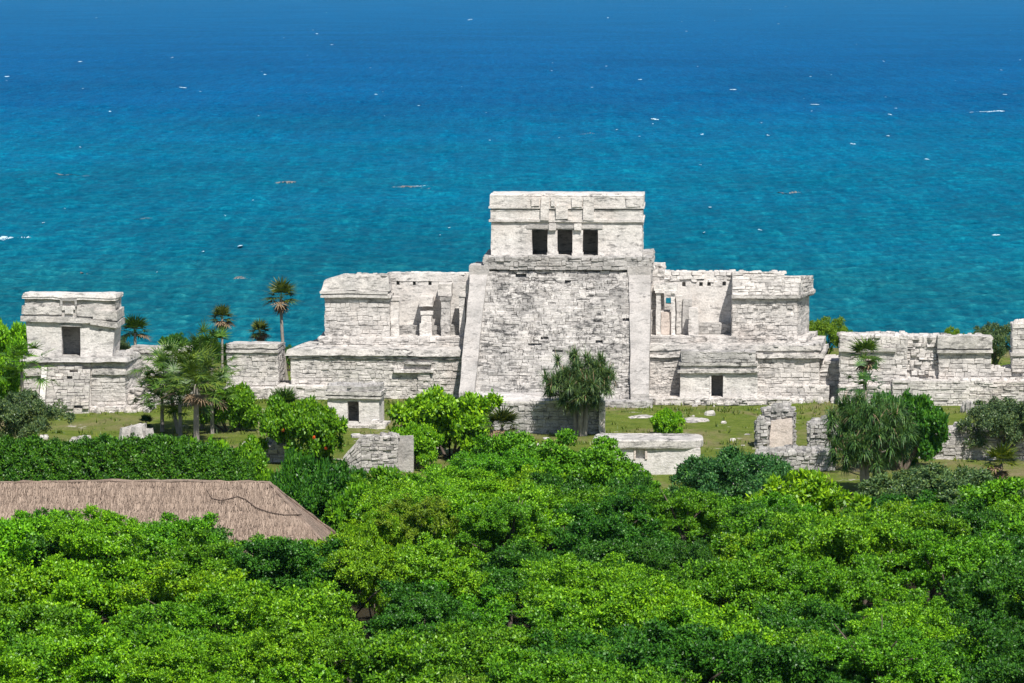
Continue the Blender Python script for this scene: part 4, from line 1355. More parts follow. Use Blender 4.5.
f, r = ruin_frame(800, 470, 'rubble_wall', 'low dark grey rubble wall below the ruined stub with pink plaster', 'ruin', 2)
m = MB(126)
a, b_ = f.u(757, 0, 460), f.u(834, 0, 460)
m.block(a, b_, 0, 1.3, -.3, f.z(452, 0, 795), 'flrt', prot=(0, .12), cw=(.15, .4), ch=(.1, .22))
m.caps(a, b_, .1, 1.2, f.z(452, 0, 795) - .05, .3, den=1.3)
m.build('wall', M['grey'], r)
f, r = ruin_frame(821, 452, 'ruined_pillar', 'narrow grey rubble stub beside the big drooping tree', 'ruin', 2)
m = MB(127)
a, b_ = f.u(810, 0, 435), f.u(835, 0, 435)
m.block(a, b_, 0, 1.2, -.3, f.z(423, 0, 820), 'flrt', prot=(0, .14), cw=(.15, .4), ch=(.1, .22))
m.caps(a + .1, b_ - .1, .1, 1.1, f.z(423, 0, 820) - .05, .4, den=1.2)
m.build('rubble_core', M['grey'], r)

# long ruined building, right
f = Frame(P(930, 420, 110 * K).x, 110.0 * K, math.radians(4))
r = f.empty('ruined_building')
tag(r, 'long crumbling pale stone building right of the pyramid, before the sea', 'ruin')
m = MB(128)
v = 1.5
a, b_ = f.u(840, v, 360), f.u(907, v, 360)
zt = f.z(336, v, 870)
m.block(a, b_, v, 4.0, -.4, zt, 'flrt', prot=(0, .06))
m.caps(a, b_, v + .1, 3.8, zt - .05, .2, den=.5)
c_ = f.u(939, v, 360)
m.block(b_ - .1, c_ + .1, v + .4, 4.0, -.4, f.z(336.5, v + .4, 920), 'ft', prot=(0, .2), ch=(.12, .35), cw=(.2, .6), miss=.12)
m.caps(b_, c_, v + .3, 2.6, f.z(337, v + .4, 920) - .1, .25, den=.9)
d_ = f.u(991, v, 360)
m.block(c_, d_, v - .1, 4.0, -.4, f.z(352, v, 960), 'flrt', prot=(0, .04))
e_ = f.u(1075, v, 390)
m.block(d_ - .1, e_, v + .2, 3.5, -.4, f.z(369, v + .2, 1010), 'frt', prot=(0, .08), cw=(.3, .8))
m.caps(d_, e_, v + .3, 3.3, f.z(369, v + .2, 1010) - .05, .2, den=.6)
m.block(f.u(893, .4), e_, .35, 1.8, -.4, f.z(381, .4, 960), 'flrt', prot=(0, .06), cw=(.3, .9), ch=(.14, .26))
m.caps(f.u(893, .4), e_, .4, 1.4, f.z(381, .4, 960) - .05, .2, den=.8)
m.block(f.u(840, .6), f.u(912, .6), .6, 1.8, -.4, f.z(386, .6, 870), 'flrt', prot=(0, .1))
w = m.build('wall', M['stone'], r)
m = MB(129)
m.rbox(a - .05, f.u(896, v), v - .22, v + .3, f.z(351.5, v, 870), f.z(348, v, 870), .3, .05)
m.rbox(a + .02, f.u(880, v), v - .1, v + .3, f.z(348, v, 870), f.z(341, v, 870), .3, .07)
m.build('cornice', M['cornice'], w)
m = MB(130)
m.rbox(c_ - .1, d_ + .1, v - .35, 4.1, f.z(352.5, v, 960), f.z(349.5, v, 960), .3, .05)
m.rbox(c_ + .05, d_ - .05, v - .12, 4.0, f.z(349.5, v, 960), f.z(347.5, v, 960), .3, .03)
m.rbox(c_ - .08, d_ + .06, v - .32, 4.1, f.z(347.5, v, 960), f.z(335.5, v, 960), .25, .09, fall=.2)
m.caps(c_, d_, v - .2, 3.8, f.z(336.5, v, 960) - .12, .2, den=.5)
m.build('frieze', M['cornice'], w)
m = MB(131)
m.block(f.u(1012.5, v), f.u(1050, v), v, 3.0, f.z(372, v, 1018), f.z(324, v, 1018), 'flrt', prot=(0, .06))
m.rbox(f.u(1010.5, v), f.u(1052, v), v - .15, 3.1, f.z(356, v, 1018), f.z(353, v, 1018), .3, .04)
m.caps(f.u(1013, v), f.u(1049, v), v + .1, 2.8, f.z(324, v, 1018) - .05, .3, den=1)
m.build('pillar', M['stone'], w)

f, r = ruin_frame(955, 459, 'retaining_wall', 'low straight stone wall below the long crumbling building, right', 'wall', 5)
m = MB(132)
a, b_ = f.u(920, 0, 445), f.u(1045, 0, 445)
zt = f.z(430, 0, 955)
m.block(a, b_, 0, 2.2, -.4, zt, 'flrt', prot=(0, .08), cw=(.25, .8), ch=(.12, .26))
m.caps(f.u(955, 0), b_, .2, 2.0, zt - .05, .3, den=.6)
m.build('wall', M['rubble'], r)

# loose rocks
for i, (px, py, w, h, lab) in enumerate((
        (142, 449, 2.3, 1.25, 'large pale boulder behind the hedge, left of the palm clump'),
        (184, 452, 1.7, .45, 'low flat pale rock at the foot of the palm clump'),
        (78, 441, 1.3, .35, 'flat pale rock beside the hedge, below the small temple'),
        (968, 413, .75, .75, 'dark boulder on the steps below the crumbling building'),
        (636, 417, 2.4, .14, 'flat limestone outcrop in the grass near the stair foot'),
        (700, 420, 2.8, .12, 'long flat limestone outcrop in the lawn before the shrine'))):
    g = G(px, py)
    m = MB(200 + i)
    for k in range(11):
        m.rock(m.R.uniform(-.36, .36) * w, m.R.uniform(-.22, .22) * w, -.05, w * m.R.uniform(.13, .26), w * m.R.uniform(.13, .24), h * m.R.uniform(.45, 1.0), m.R.uniform(0, 3))
    o = m.build('boulder', M['grey'] if i in (3,) else M['rubble'])
    o.location = (g.x, g.y, 0)
    if i == 3: o.location = (g.x, g.y, .0)
    tag(o, lab, 'rock')

# ------------------------------------------------------------------ thatched hut
def hut():
    Y = 74.0 * K
    e = P(270, 484, Y)                       # right end of the ridge
    c = P(330, 549, Y - 2.0)                 # front right corner of the eave
    L_ = 16.0
    f = Frame(e.x, Y, math.radians(0.6))
    r = f.empty('thatched_hut')
    tag(r, 'long hut with weathered brown thatched hip roof among the trees', 'hut')
    zr, ze = e.z, c.z
    run, hip = 2.05, c.x - e.x
    m = MB(140)
    k = 1.5                                  # roof carries on below what the trees leave in view
    dz = (zr - ze)

    def rp(u, t, side):                      # a point on the long slopes
        return Vector((u, side * run * t, zr - dz * t))
    nu, nt_ = 90, 22
    for side in (-1, 1):
        i0 = len(m.v)
        for j in range(nt_ + 1):
            t = j / nt_ * 1.35
            u1 = hip * t
            for i in range(nu + 1):
                u = -L_ + (L_ + u1) * i / nu
                p = rp(u, t, side)
                n_ = noise.noise(Vector((p.x * .5, p.y * .6, side))) * .10 + noise.noise(Vector((p.x * 2.2, t * 9, side + 3))) * .045
                p.z += n_ + .03 * ((j % 3) == 0) - .06 * math.sin(u * .35) * (1 if j < 4 else .4)
                m.v.append(tuple(p))
        for j in range(nt_):
            for i in range(nu):
                q = i0 + j * (nu + 1) + i
                m.f.append((q, q + 1, q + nu + 2, q + nu + 1) if side > 0 else (q, q + nu + 1, q + nu + 2, q + 1))
    i0 = len(m.v)
    for j in range(nt_ + 1):
        t = j / nt_ * 1.35
        for i in range(21):
            s_ = -1 + 2 * i / 20
            p = Vector((hip * t, s_ * run * t, zr - dz * t))
            n_ = noise.noise(Vector((p.x * .5, p.y * .6, s_))) * .08
            p.z += n_ * (1 - abs(s_)) - .06 * math.sin(p.x * .35) * .4
            m.v.append(tuple(p))
    for j in range(nt_):
        for i in range(20):
            q = i0 + j * 21 + i
            m.f.append((q, q + 21, q + 22, q + 1))
    # straw: overlapping courses of thin bundles laid down the slope
    roof = m.build('roof', M['thatch'], r)
    rg = np.random.default_rng(88)
    Qs = []
    sl = np.array([0, -run, -dz]); sl = sl / np.linalg.norm(sl)
    for i in range(22000):
        t = (rg.integers(0, 11) + rg.uniform(-.25, .25)) / 11 * 1.3
        t = min(max(t, 0.0), 1.32)
        u = rg.uniform(-L_, hip * t - .02)
        sag = -.06 * math.sin(u * .35) * .6
        p = np.array([u, -run * t, zr - dz * t + sag]) + np.array([0, -.03, .035 + rg.uniform(0, .05)])
        d = sl + np.array([rg.normal() * .16, 0, rg.normal() * .04])
        ln = rg.uniform(.15, .42); w_ = rg.uniform(.006, .016)
        q = p + d * ln + np.array([0, 0, rg.uniform(-.05, .03)])
        Qs.append([p - [w_, 0, 0], q - [w_ * .6, 0, 0], q + [w_ * .6, 0, 0], p + [w_, 0, 0]])
    me_ = bpy.data.meshes.new('straw')
    Qa = np.array(Qs)
    me_.from_pydata([tuple(v_) for v_ in Qa.reshape(-1, 3)], [], [tuple(range(4 * k_, 4 * k_ + 4)) for k_ in range(len(Qa))])
    me_.materials.append(M['straw'])
    ob_ = bpy.data.objects.new('straw', me_); col.objects.link(ob_); ob_.parent = roof
    m = MB(141)
    R2 = random.Random(8)
    pts = [(u, R2.uniform(-.02, .02), zr + .05 - .06 * math.sin(u * .35) + R2.uniform(-.02, .02)) for u in np.linspace(-L_, 0.02, 60)]
    m.tube(pts, [.05 + R2.uniform(-.02, .03) for _ in pts], 8)
    for sgn in (-1, 1):
        pts = [(hip * t, sgn * run * t, zr - dz * t + .02 - .025 * math.sin(hip * t * .35)) for t in np.linspace(0, 1.35, 16)]
        m.tube(pts, [.05 + R2.uniform(-.02, .03) for _ in pts], 8)
    m.build('ridge_cap', M['thatch'], roof)
    m = MB(142)                              # cable sagging over the thatch
    pth = []
    for (px, py) in ((207, 493), (212, 501), (222, 503), (238, 499), (246, 502), (256, 510), (270, 515), (285, 517.5), (302, 517)):
        d = ray(px, py)
        best = None
        for t in np.linspace(0, 1.3, 200):
            u, yv, z = 0, -run * t, zr - dz * t
            tt = (Y + yv * math.cos(f.r)) / d.y
            p = d * tt + Vector((0, 0, CAMZ))
            er = abs(p.z - z)
            if best is None or er < best[0]: best = (er, p)
        p = best[1] - f.o
        pth.append((p.dot(f.ud), p.dot(f.vd) - .03, p.z + .10))
    m.tube(pth, [.02] * len(pth), 6)
    m.build('cable', M['rope'], roof)
    for u in np.linspace(-L_ + 1, -.2, 6):
        for sgn in (-1, 1):
            m = MB(143)
            m.tube([(u, sgn * (run * 1.1), -.1), (u, sgn * (run * 1.1), zr - dz * 1.05)], [.1, .09], 8)
            m.build('post', M['bark'], r)


hut()


# ------------------------------------------------------------------ foliage generators (numpy)
def quads_mesh(name, Q, mat):
    """Q: (n,4,3) array of separate quads."""
    n = len(Q)
    me = bpy.data.meshes.new(name)
    me.vertices.add(n * 4); me.loops.add(n * 4); me.polygons.add(n)
    me.vertices.foreach_set('co', Q.astype(np.float32).reshape(-1))
    me.loops.foreach_set('vertex_index', np.arange(n * 4, dtype=np.int32))
    me.polygons.foreach_set('loop_start', np.arange(0, n * 4, 4, dtype=np.int32))
    me.polygons.foreach_set('loop_total', np.full(n, 4, dtype=np.int32))
    me.materials.append(mat)
    me.update(calc_edges=True)
    return me


def norm(a):
    return a / np.maximum(np.linalg.norm(a, axis=-1, keepdims=True), 1e-9)


def leaves_at(rng, pts, nrm, k, ll, lw, spread=1.0, up=0.35, droop=0.0):
    """k leaves in a rosette at each point."""
    n = len(pts)
    P_ = np.repeat(pts, k, 0); Nn = np.repeat(nrm, k, 0)
    rnd = norm(rng.normal(size=(n * k, 3)))
    d = norm(Nn * 0.55 + rnd * spread + np.array([0, 0, up]))
    d[:, 2] -= droop
    d = norm(d)
    side = norm(np.cross(d, norm(Nn + np.array([0, 0, .6]) + rng.normal(size=(n * k, 3)) * .35)))
    l = ll * rng.uniform(.65, 1.25, (n * k, 1)); w = lw * rng.uniform(.7, 1.2, (n * k, 1))
    b = P_ + rng.normal(size=(n * k, 3)) * ll * .35
    tip = b + d * l
    mid = b + d * l * .5
    Q = np.stack([b, mid + side * w * .5, tip, mid - side * w * .5], 1)
    return Q


def lobes_crown(seed, R_, hgt, nl, per, k, ll, lw, lobe=(.10, .2)):
    """crown of many small leaf clumps held out on twigs all over an uneven dome, with gaps between them."""
    rng = np.random.default_rng(seed)
    nb = 6                                     # a few big boughs make the dome uneven
    ba = rng.uniform(0, 2 * np.pi, nb); bq = np.sqrt(rng.uniform(.05, .6, nb))
    bc = np.stack([R_ * .75 * bq * np.cos(ba), R_ * .75 * bq * np.sin(ba), hgt * rng.uniform(.15, .45, nb)], 1)
    br = R_ * rng.uniform(.38, .58, nb)
    bi = rng.integers(nb, size=nl)
    d = norm(rng.normal(size=(nl, 3)) + np.array([0, 0, .75]))
    cs = bc[bi] + d * br[bi][:, None] * np.array([1, 1, .9]) * rng.uniform(.5, 1.18, (nl, 1))
    cs[:, 2] = np.clip(cs[:, 2], -.35 * hgt, hgt * 1.15)
    rs = R_ * (lobe[0] + (lobe[1] - lobe[0]) * rng.beta(1.6, 2.4, nl))
    idx = np.repeat(np.arange(nl), per)
    e = norm(rng.normal(size=(nl * per, 3)) + np.array([0, 0, .5]))
    p = cs[idx] + e * rs[idx][:, None] * np.array([1, 1, .55]) * np.abs(rng.normal(size=(nl * per, 1)) * .3 + .8)
    nr = norm(e + d[idx] * .5)
    return leaves_at(rng, p, nr, k, ll, lw), cs, rs


def limbs(mb, base, top, cs, rs, r0, R_):
    """tapered trunk with a few boughs to the biggest leaf masses."""
    rng = random.Random(int(r0 * 1000) + len(cs))
    b = Vector(base); t = Vector(top)
    pts = []
    for i in range(6):
        q = i / 5
        p = b.lerp(t, q) + Vector((rng.uniform(-.1, .1), rng.uniform(-.1, .1), 0)) * (q > 0)
        pts.append(p)
    mb.tube(pts, [r0 * (1.35 if i == 0 else 1 - .55 * i / 5) for i in range(6)], 8)
    order = np.argsort(-rs)[:9]
    for i in order:
        s_ = pts[3].lerp(pts[5], rng.uniform(0, 1))
        e = s_.lerp(Vector(cs[i]), .86)
        m_ = s_.lerp(e, .5) + Vector((0, 0, .15 * R_ * rng.uniform(0, 1)))
        mb.tube([s_, m_, e], [r0 * .42, r0 * .28, r0 * .1], 5)


# crown prototypes (crown centre at origin plane = bottom of crown, unit in metres)
protos = []
for s_ in range(7):
    rng = random.Random(s_)
    Rr, hh = rng.uniform(2.2, 2.6), rng.uniform(1.5, 1.9)
    Q, cs, rs = lobes_crown(100 + s_, Rr, hh, 84 + s_ * 6, 56, 8, .088, .054, (.05, .19))
    th = 3.2
    mb = MB(300 + s_)
    limbs(mb, (0, 0, -th - .2), (0, 0, .25), cs, rs, .14, Rr)
    protos.append((quads_mesh('crown', Q, M['leaf']), mb.mesh('trunk', M['bark'], True), Rr, hh))
# big-leaved, looser crown and fine-leaved crown
bigleaf = []
for s_ in range(3):
    Q, cs, rs = lobes_crown(150 + s_, 2.4, 1.8, 70, 42, 8, .115, .072, (.06, .20))
    mb = MB(330 + s_); limbs(mb, (0, 0, -3.4), (0, 0, .25), cs, rs, .14, 2.4)
    bigleaf.append((quads_mesh('crown', Q, M['leaf']), mb.mesh('trunk', M['bark'], True), 2.4, 1.8))
fine = []
for s_ in range(3):
    Q, cs, rs = lobes_crown(170 + s_, 2.4, 1.9, 130, 42, 8, .075, .042, (.045, .16))
    mb = MB(340 + s_); limbs(mb, (0, 0, -3.4), (0, 0, .25), cs, rs, .12, 2.4)
    fine.append((quads_mesh('crown', Q, M['leaf']), mb.mesh('trunk', M['bark'], True), 2.4, 1.9))

# bushes leafy down to the ground
def bush_proto(seed, R_, H_, nb, nl, per, ll, lw, low=.35, clump=(.08, .17), bough=(.34, .5), dome=False):
    rng = np.random.default_rng(seed)
    ba = rng.uniform(0, 2 * np.pi, nb); bq = np.sqrt(rng.uniform(.0, .5, nb)); bz = H_ * rng.uniform(.15, .68, nb) * (1 - .4 * bq)
    if dome:
        bq = np.sqrt(rng.uniform(0, .62, nb)); bz = H_ * .74 * np.sqrt(1 - bq ** 2) * rng.uniform(.8, 1.0, nb)
    bc = np.stack([R_ * bq * np.cos(ba), R_ * bq * np.sin(ba), bz], 1)
    br = R_ * rng.uniform(*bough, nb)
    bi = rng.integers(nb, size=nl)
    dd_ = norm(rng.normal(size=(nl, 3)) + np.array([0, 0, low]))
    cs = bc[bi] + dd_ * br[bi][:, None] * np.array([1, 1, min(1.0, H_ / R_)]) * rng.uniform(.6, 1.08, (nl, 1))
    cs[:, 2] = np.clip(np.abs(cs[:, 2]), .05, H_)
    rs = R_ * rng.uniform(*clump, nl)
    idx = np.repeat(np.arange(nl), per)
    d = norm(rng.normal(size=(nl * per, 3)) + np.array([0, 0, .4]) + dd_[idx] * .4)
    p = cs[idx] + d * rs[idx][:, None] * np.array([1, 1, .65]) * rng.uniform(.5, 1.1, (nl * per, 1))
    p[:, 2] = np.abs(p[:, 2])
    Q = leaves_at(rng, p, d, 8, ll, lw)
    mb = MB(350 + seed)
    for k in range(5):
        e = cs[int(rng.integers(nl))]
        mb.tube([(k * .06 - .12, .05 * (k % 2), -.2), tuple(np.array(e) * .4), tuple(np.array(e) * .8)], [.09, .06, .03], 5)
    return (quads_mesh('crown', Q, M['leaf']), mb.mesh('stems', M['bark'], True), R_, H_)


bushp = [bush_proto(190 + s_, 2.4, 2.35, 13, 120, 36, *((.14, .075), (.20, .12), (.105, .05), (.18, .11), (.125, .065))[s_], .35, (.08, .15), (.27, .40), True) for s_ in range(5)]
bushp.append(bush_proto(210, 4.8, 4.9, 30, 420, 52, .125, .075, .5, (.045, .09), (.20, .28), True))     # the broad dome
bushp.append(bush_proto(211, 3.0, 2.6, 16, 200, 44, .10, .048, .4, (.06, .12), (.24, .34), True))

GREENS = {
    'bright green': (0.195, 0.430, 0.013), 'mid green': (0.132, 0.335, 0.013), 'deep green': (0.058, 0.190, 0.016),
    'yellow-green': (0.215, 0.455, 0.010), 'olive green': (0.190, 0.330, 0.020), 'grey-green': (0.120, 0.195, 0.075), 'blue-green': (0.070, 0.190, 0.050)}


def fit(pr):
    me = pr[0]
    n = len(me.vertices)
    c = np.empty(n * 3, np.float32); me.vertices.foreach_get('co', c); c = c.reshape(-1, 3)
    return (pr[0], pr[1], float(np.percentile(np.abs(c[:, 0]), 98.5) + np.percentile(np.abs(c[:, 1]), 98.5)) / 2, float(np.percentile(c[:, 2], 99.5)))


protos = [fit(p) for p in protos]; bigleaf = [fit(p) for p in bigleaf]; fine = [fit(p) for p in fine]; bushp = [fit(p) for p in bushp]


def place_tree(px, py_top, Y, wpx, tone, label, name='tree', cat='tree', group=None, proto=None, seed=0, hfac=1.0, zbase=0.0, jitter=.08):
    """a tree whose crown top shows at (px, py_top) when it stands Y metres away, crown wpx pixels wide."""
    rng = random.Random(seed * 7 + int(px * 3 + py_top))
    Y = Y * K
    cr, tr, Rr, hh = proto or protos[rng.randrange(len(protos))]
    top = P(px, py_top, Y)
    full = proto is not None and proto in bushp
    sw = wpx * Y / F / (2 * Rr) * (1.02 if full else 1.0)
    sh = sw * hfac
    ztop = top.z
    zc = max(ztop - hh * sh * 1.12, zbase + .12)
    sh = min(sh * 1.0, (ztop - zc) / (hh * 1.02)) if zc <= zbase + .13 else sh
    if full:
        zc = zbase; sh = (ztop - zbase) / (hh * 1.02)
    o = bpy.data.objects.new(name, None); col.objects.link(o)
    o.location = (top.x, Y, zbase); o.empty_display_size = .3
    o.rotation_euler = (0, 0, rng.uniform(0, 6.28))
    c = bpy.data.objects.new('crown', cr); col.objects.link(c); c.parent = o
    c.location = (0, 0, zc - zbase); c.scale = (sw, sw * rng.uniform(.9, 1.1), sh)
    g = GREENS[tone]
    k = [1 + rng.uniform(-jitter, jitter) for _ in range(3)]
    c.color = (g[0] * k[0], g[1] * k[1], g[2] * k[2], 1)
    t = bpy.data.objects.new(tr.name.split('.')[0], tr); col.objects.link(t); t.parent = o
    th = zc - zbase
    t.location = (0, 0, th); t.scale = (sw, sw, sh if full else max(.05, (th + .1) / 3.4))
    tag(o, label, cat, group)
    return o


# ---- back row trees and bushes, one by one
T = place_tree
T(545, 437, 82, 196, 'mid green', 'broad domed tree below the foot of the great stairway', seed=1, proto=bushp[5])
T(505, 447, 80, 110, 'mid green', 'dark round tree left of the domed tree below the stairway', seed=2, proto=protos[2])
T(648, 480, 79, 110, 'mid green', 'wide round tree in front of the flat altar', seed=3, proto=protos[6])
T(738, 451, 84, 150, 'blue-green', 'blue-green leafy bush right of the flat altar', 'shrub', 'shrub', seed=4, proto=bushp[6])
T(806, 473, 77, 140, 'yellow-green', 'bright yellow-green tree below the low rubble wall', seed=5, proto=bushp[0])
T(760, 487, 75, 90, 'mid green', 'mid green tree between yellow-green tree and blue-green bush', seed=6)
T(450, 393, 98, 104, 'bright green', 'bright green broad-leaved tree before the left side of the stairway', seed=7, proto=bushp[1], hfac=1.15)
T(415, 425, 96, 56, 'bright green', 'small bright green bush right of the broken rubble wall', 'shrub', 'shrub', seed=71, proto=bushp[3])
T(297, 399, 97, 80, 'mid green', 'round green bush with orange flowers below the window shrine', 'shrub', 'shrub', seed=8, proto=bushp[3], hfac=1.3)
T(228, 386, 104, 52, 'mid green', 'round green bush on the right of the palm clump', 'shrub', 'shrub', seed=9, proto=bushp[1], hfac=1.1)
T(1002, 398, 98, 84, 'grey-green', 'loose grey-green bush before the retaining wall, at right edge', 'shrub', 'shrub', seed=10, proto=bushp[2], hfac=.95)
T(16, 393, 98, 92, 'grey-green', 'grey-green twiggy shrub before the small temple, at left edge', 'shrub', 'shrub', seed=11, proto=bushp[2], hfac=.9)
T(902, 394, 96, 84, 'deep green', 'dark leafy bush behind the big drooping tree', 'shrub', 'shrub', seed=12, proto=bushp[3], hfac=1.6)
T(950, 468, 84, 175, 'grey-green', 'grey-green shrub right of the drooping tree\'s trunk', 'shrub', 'shrub', seed=13, proto=bushp[6], hfac=.7)
T(1010, 480, 82, 150, 'mid green', 'green bush with small red flowers at the right edge', 'shrub', 'shrub', seed=14, proto=bushp[0], hfac=.8)
T(890, 487, 79, 110, 'deep green', 'deep green tree below the trunk of the drooping tree', seed=15, proto=bigleaf[2])
T(667, 410, 103, 34, 'bright green', 'small green shrub alone on the lawn behind the flat altar', 'shrub', 'shrub', seed=16, proto=bushp[3], hfac=1.1)
T(5, 322, 116, 52, 'bright green', 'bright green tree at left edge behind the small temple', seed=17, proto=bushp[1], hfac=1.6)
T(-5, 360, 108, 60, 'bright green', 'bright green leafy bush at left edge beside the temple platform', 'shrub', 'shrub', seed=18, proto=bushp[3], hfac=1.4)
T(384, 470, 78, 116, 'mid green', 'mid green tree below the broken rubble wall', seed=19, proto=bushp[0])
T(324, 466, 79, 104, 'deep green', 'dark leafy tree filling the gap between thatched roof and broken rubble wall', seed=191, proto=bushp[4])
T(376, 512, 70.5, 100, 'bright green', 'bright rounded tree just right of the thatched roof corner', seed=192, proto=bushp[5])
T(420, 468, 78, 105, 'mid green', 'green tree below the bright broad-leaved tree', seed=20, proto=protos[4])
T(300, 455, 82, 75, 'deep green', 'deep green tree beside the hip end of the thatched roof', seed=21, proto=bushp[3])
T(360, 486, 77, 74, 'mid green', 'green tree touching the right corner of the thatched roof', seed=22, proto=bushp[0])
T(236, 445, 90, 60, 'mid green', 'pale green shrub at the right end of the hedge', 'shrub', 'shrub', seed=23, proto=bushp[1], hfac=.9)
T(206, 440, 88, 62, 'bright green', 'bright green shrub growing over the hedge near its right end', 'shrub', 'shrub', seed=24, proto=bushp[3], hfac=.9)
# shrubs along the cliff edge
for px, py, Y, w, tone, lab in ((826, 317, 124, 38, 'olive green', 'olive round bush on the cliff right of the pyramid'),
                                (844, 327, 124, 22, 'deep green', 'small dark bush beside the olive bush on the cliff'),
                                (952, 327, 122, 26, 'olive green', 'low bush showing over the crumbling building'),
                                (992, 323, 120, 46, 'grey-green', 'dark tall bush behind the right end pillar'),
                                (175, 333, 122, 32, 'deep green', 'dark bush behind the long low wall at left'),
                                (205, 338, 121, 30, 'deep green', 'dark bush under the shorter palm by the sea'),
                                (228, 343, 119, 20, 'deep green', 'small dark bush below the shorter palm by the sea'),
                                (290, 345, 120, 26, 'deep green', 'dark bush behind the trunk of the tall palm'),
                                (118, 335, 120, 22, 'grey-green', 'grey-green shrub behind the small temple, right side')):
    T(px, py, Y, w, tone, lab, 'shrub', 'shrub', 'bushes on the cliff edge', proto=bushp[(2, 4)[int(px) % 2]], seed=30)

# orange flowers on the round bush
fl_b = [o for o in col.objects if o.get('label', '').startswith('round green bush with orange')][0]
Mi = __import__('mathutils').Matrix
inv = (Mi.Translation(fl_b.location) @ fl_b.rotation_euler.to_matrix().to_4x4()).inverted()
for px, py, dy in ((266, 418, 0), (314, 437, -1.6), (283, 430, -1.2), (326, 448, -1.2), (300, 415, -1.2), (292, 452, -1.7)):
    p = P(px, py, fl_b.location.y + dy)
    m = MB(400 + px)
    for k in range(6):
        m.rock(.045 * math.cos(k), .02 * k - .06, .045 * math.sin(k), .03, .03, .035)
    fo = m.build('flower', M['flower'], fl_b)
    fo.matrix_parent_inverse = inv
    fo.location = p


# ---- clipped hedge behind the thatched roof
def hedge():
    rng = np.random.default_rng(77)
    Y = 86.0 * K
    x0, x1 = P(-60, 450, Y).x, P(252, 450, Y).x
    zt = P(100, 441, Y).z
    o = bpy.data.objects.new('hedge', None); col.objects.link(o)
    o.location = ((x0 + x1) / 2, Y, 0)
    L_ = x1 - x0
    n = 9000
    u = rng.uniform(-L_ / 2, L_ / 2, n); ang = rng.uniform(-.25, np.pi + .1, n)
    hx = .5 * L_
    end = np.clip((hx - u) / 2.5, 0, 1) ** .5 * .35 + .65
    hump = (1 + .06 * np.sin(u * .9) + .05 * np.sin(u * 2.3 + 1)) * end
    ry, rz = 1.5, 1.5
    rr = rng.uniform(.86, 1.02, n) + .10 * np.sin(u * 4.1 + 3 * np.sin(ang * 2.3)) * np.sin(ang * 5 + u * 1.7) + .05 * np.sin(u * 9 + ang * 7)
    p = np.stack([u, -np.cos(ang) * ry * rr, (zt - 1.5) * end + np.sin(ang) * rz * rr * hump], 1)
    d = norm(np.stack([rng.normal(size=n) * .2, -np.cos(ang), np.sin(ang)], 1))
    low = rng.uniform(size=5000)
    p2 = np.stack([rng.uniform(-L_ / 2, L_ / 2, 5000), -1.45 + rng.normal(size=5000) * .08, low * (zt - 1.3)], 1)
    d2 = np.tile(np.array([0, -1, .2]), (5000, 1))
    Q = leaves_at(rng, np.concatenate([p, p2]), norm(np.concatenate([d, d2])), 8, .14, .07)
    c = bpy.data.objects.new('foliage', quads_mesh('foliage', Q, M['leaf'])); col.objects.link(c); c.parent = o
    c.color = (0.068, 0.195, 0.013, 1)
    m = MB(78)
    for k in range(22):
        x = -L_ / 2 + (k + .5) * L_ / 22
        m.tube([(x, 0, -.1), (x + .1, 0, zt * .4), (x, .1, zt * .7)], [.08, .06, .02], 6)
    m.build('stems', M['bark'], o)
    tag(o, 'long dense dark green clipped hedge behind the thatched roof', 'hedge')


hedge()

# ---- palms
def strap(Q, b, d, L_, w, droop, rng, seg=3, up=np.array([0, 0, 1.])):
    """one narrow leaf bending under its weight."""
    side = norm(np.cross(d, up) + 1e-6)
    p = b.copy(); dd = d.copy()
    for i in range(seg):
        q = p + dd * L_ / seg
        w0 = w * (1 - .9 * (i / seg) ** 1.5); w1 = w * (1 - .9 * ((i + 1) / seg) ** 1.5)
        Q.append([p - side * w0 / 2, p + side * w0 / 2, q + side * w1 / 2, q - side * w1 / 2])
        p = q
        dd = norm(dd + np.array([0, 0, -droop]))


def fan(Q, hub, d, L_, rng, nseg=13, w=.11):
    """a fan leaf: narrow fingers spread about direction d."""
    d = norm(d)
    side = norm(np.cross(d, np.array([0, 0, 1.])) + 1e-6)
    nrm = np.cross(side, d)
    for i in range(nseg):
        a = (i / (nseg - 1) - .5) * math.radians(rng.uniform(200, 235))
        dd = norm(d * math.cos(a) + side * math.sin(a) + nrm * rng.uniform(-.12, .12))
        strap(Q, hub, dd, L_ * rng.uniform(.85, 1.1) * (1 - .15 * abs(a)), w, .16, rng, 2, nrm)


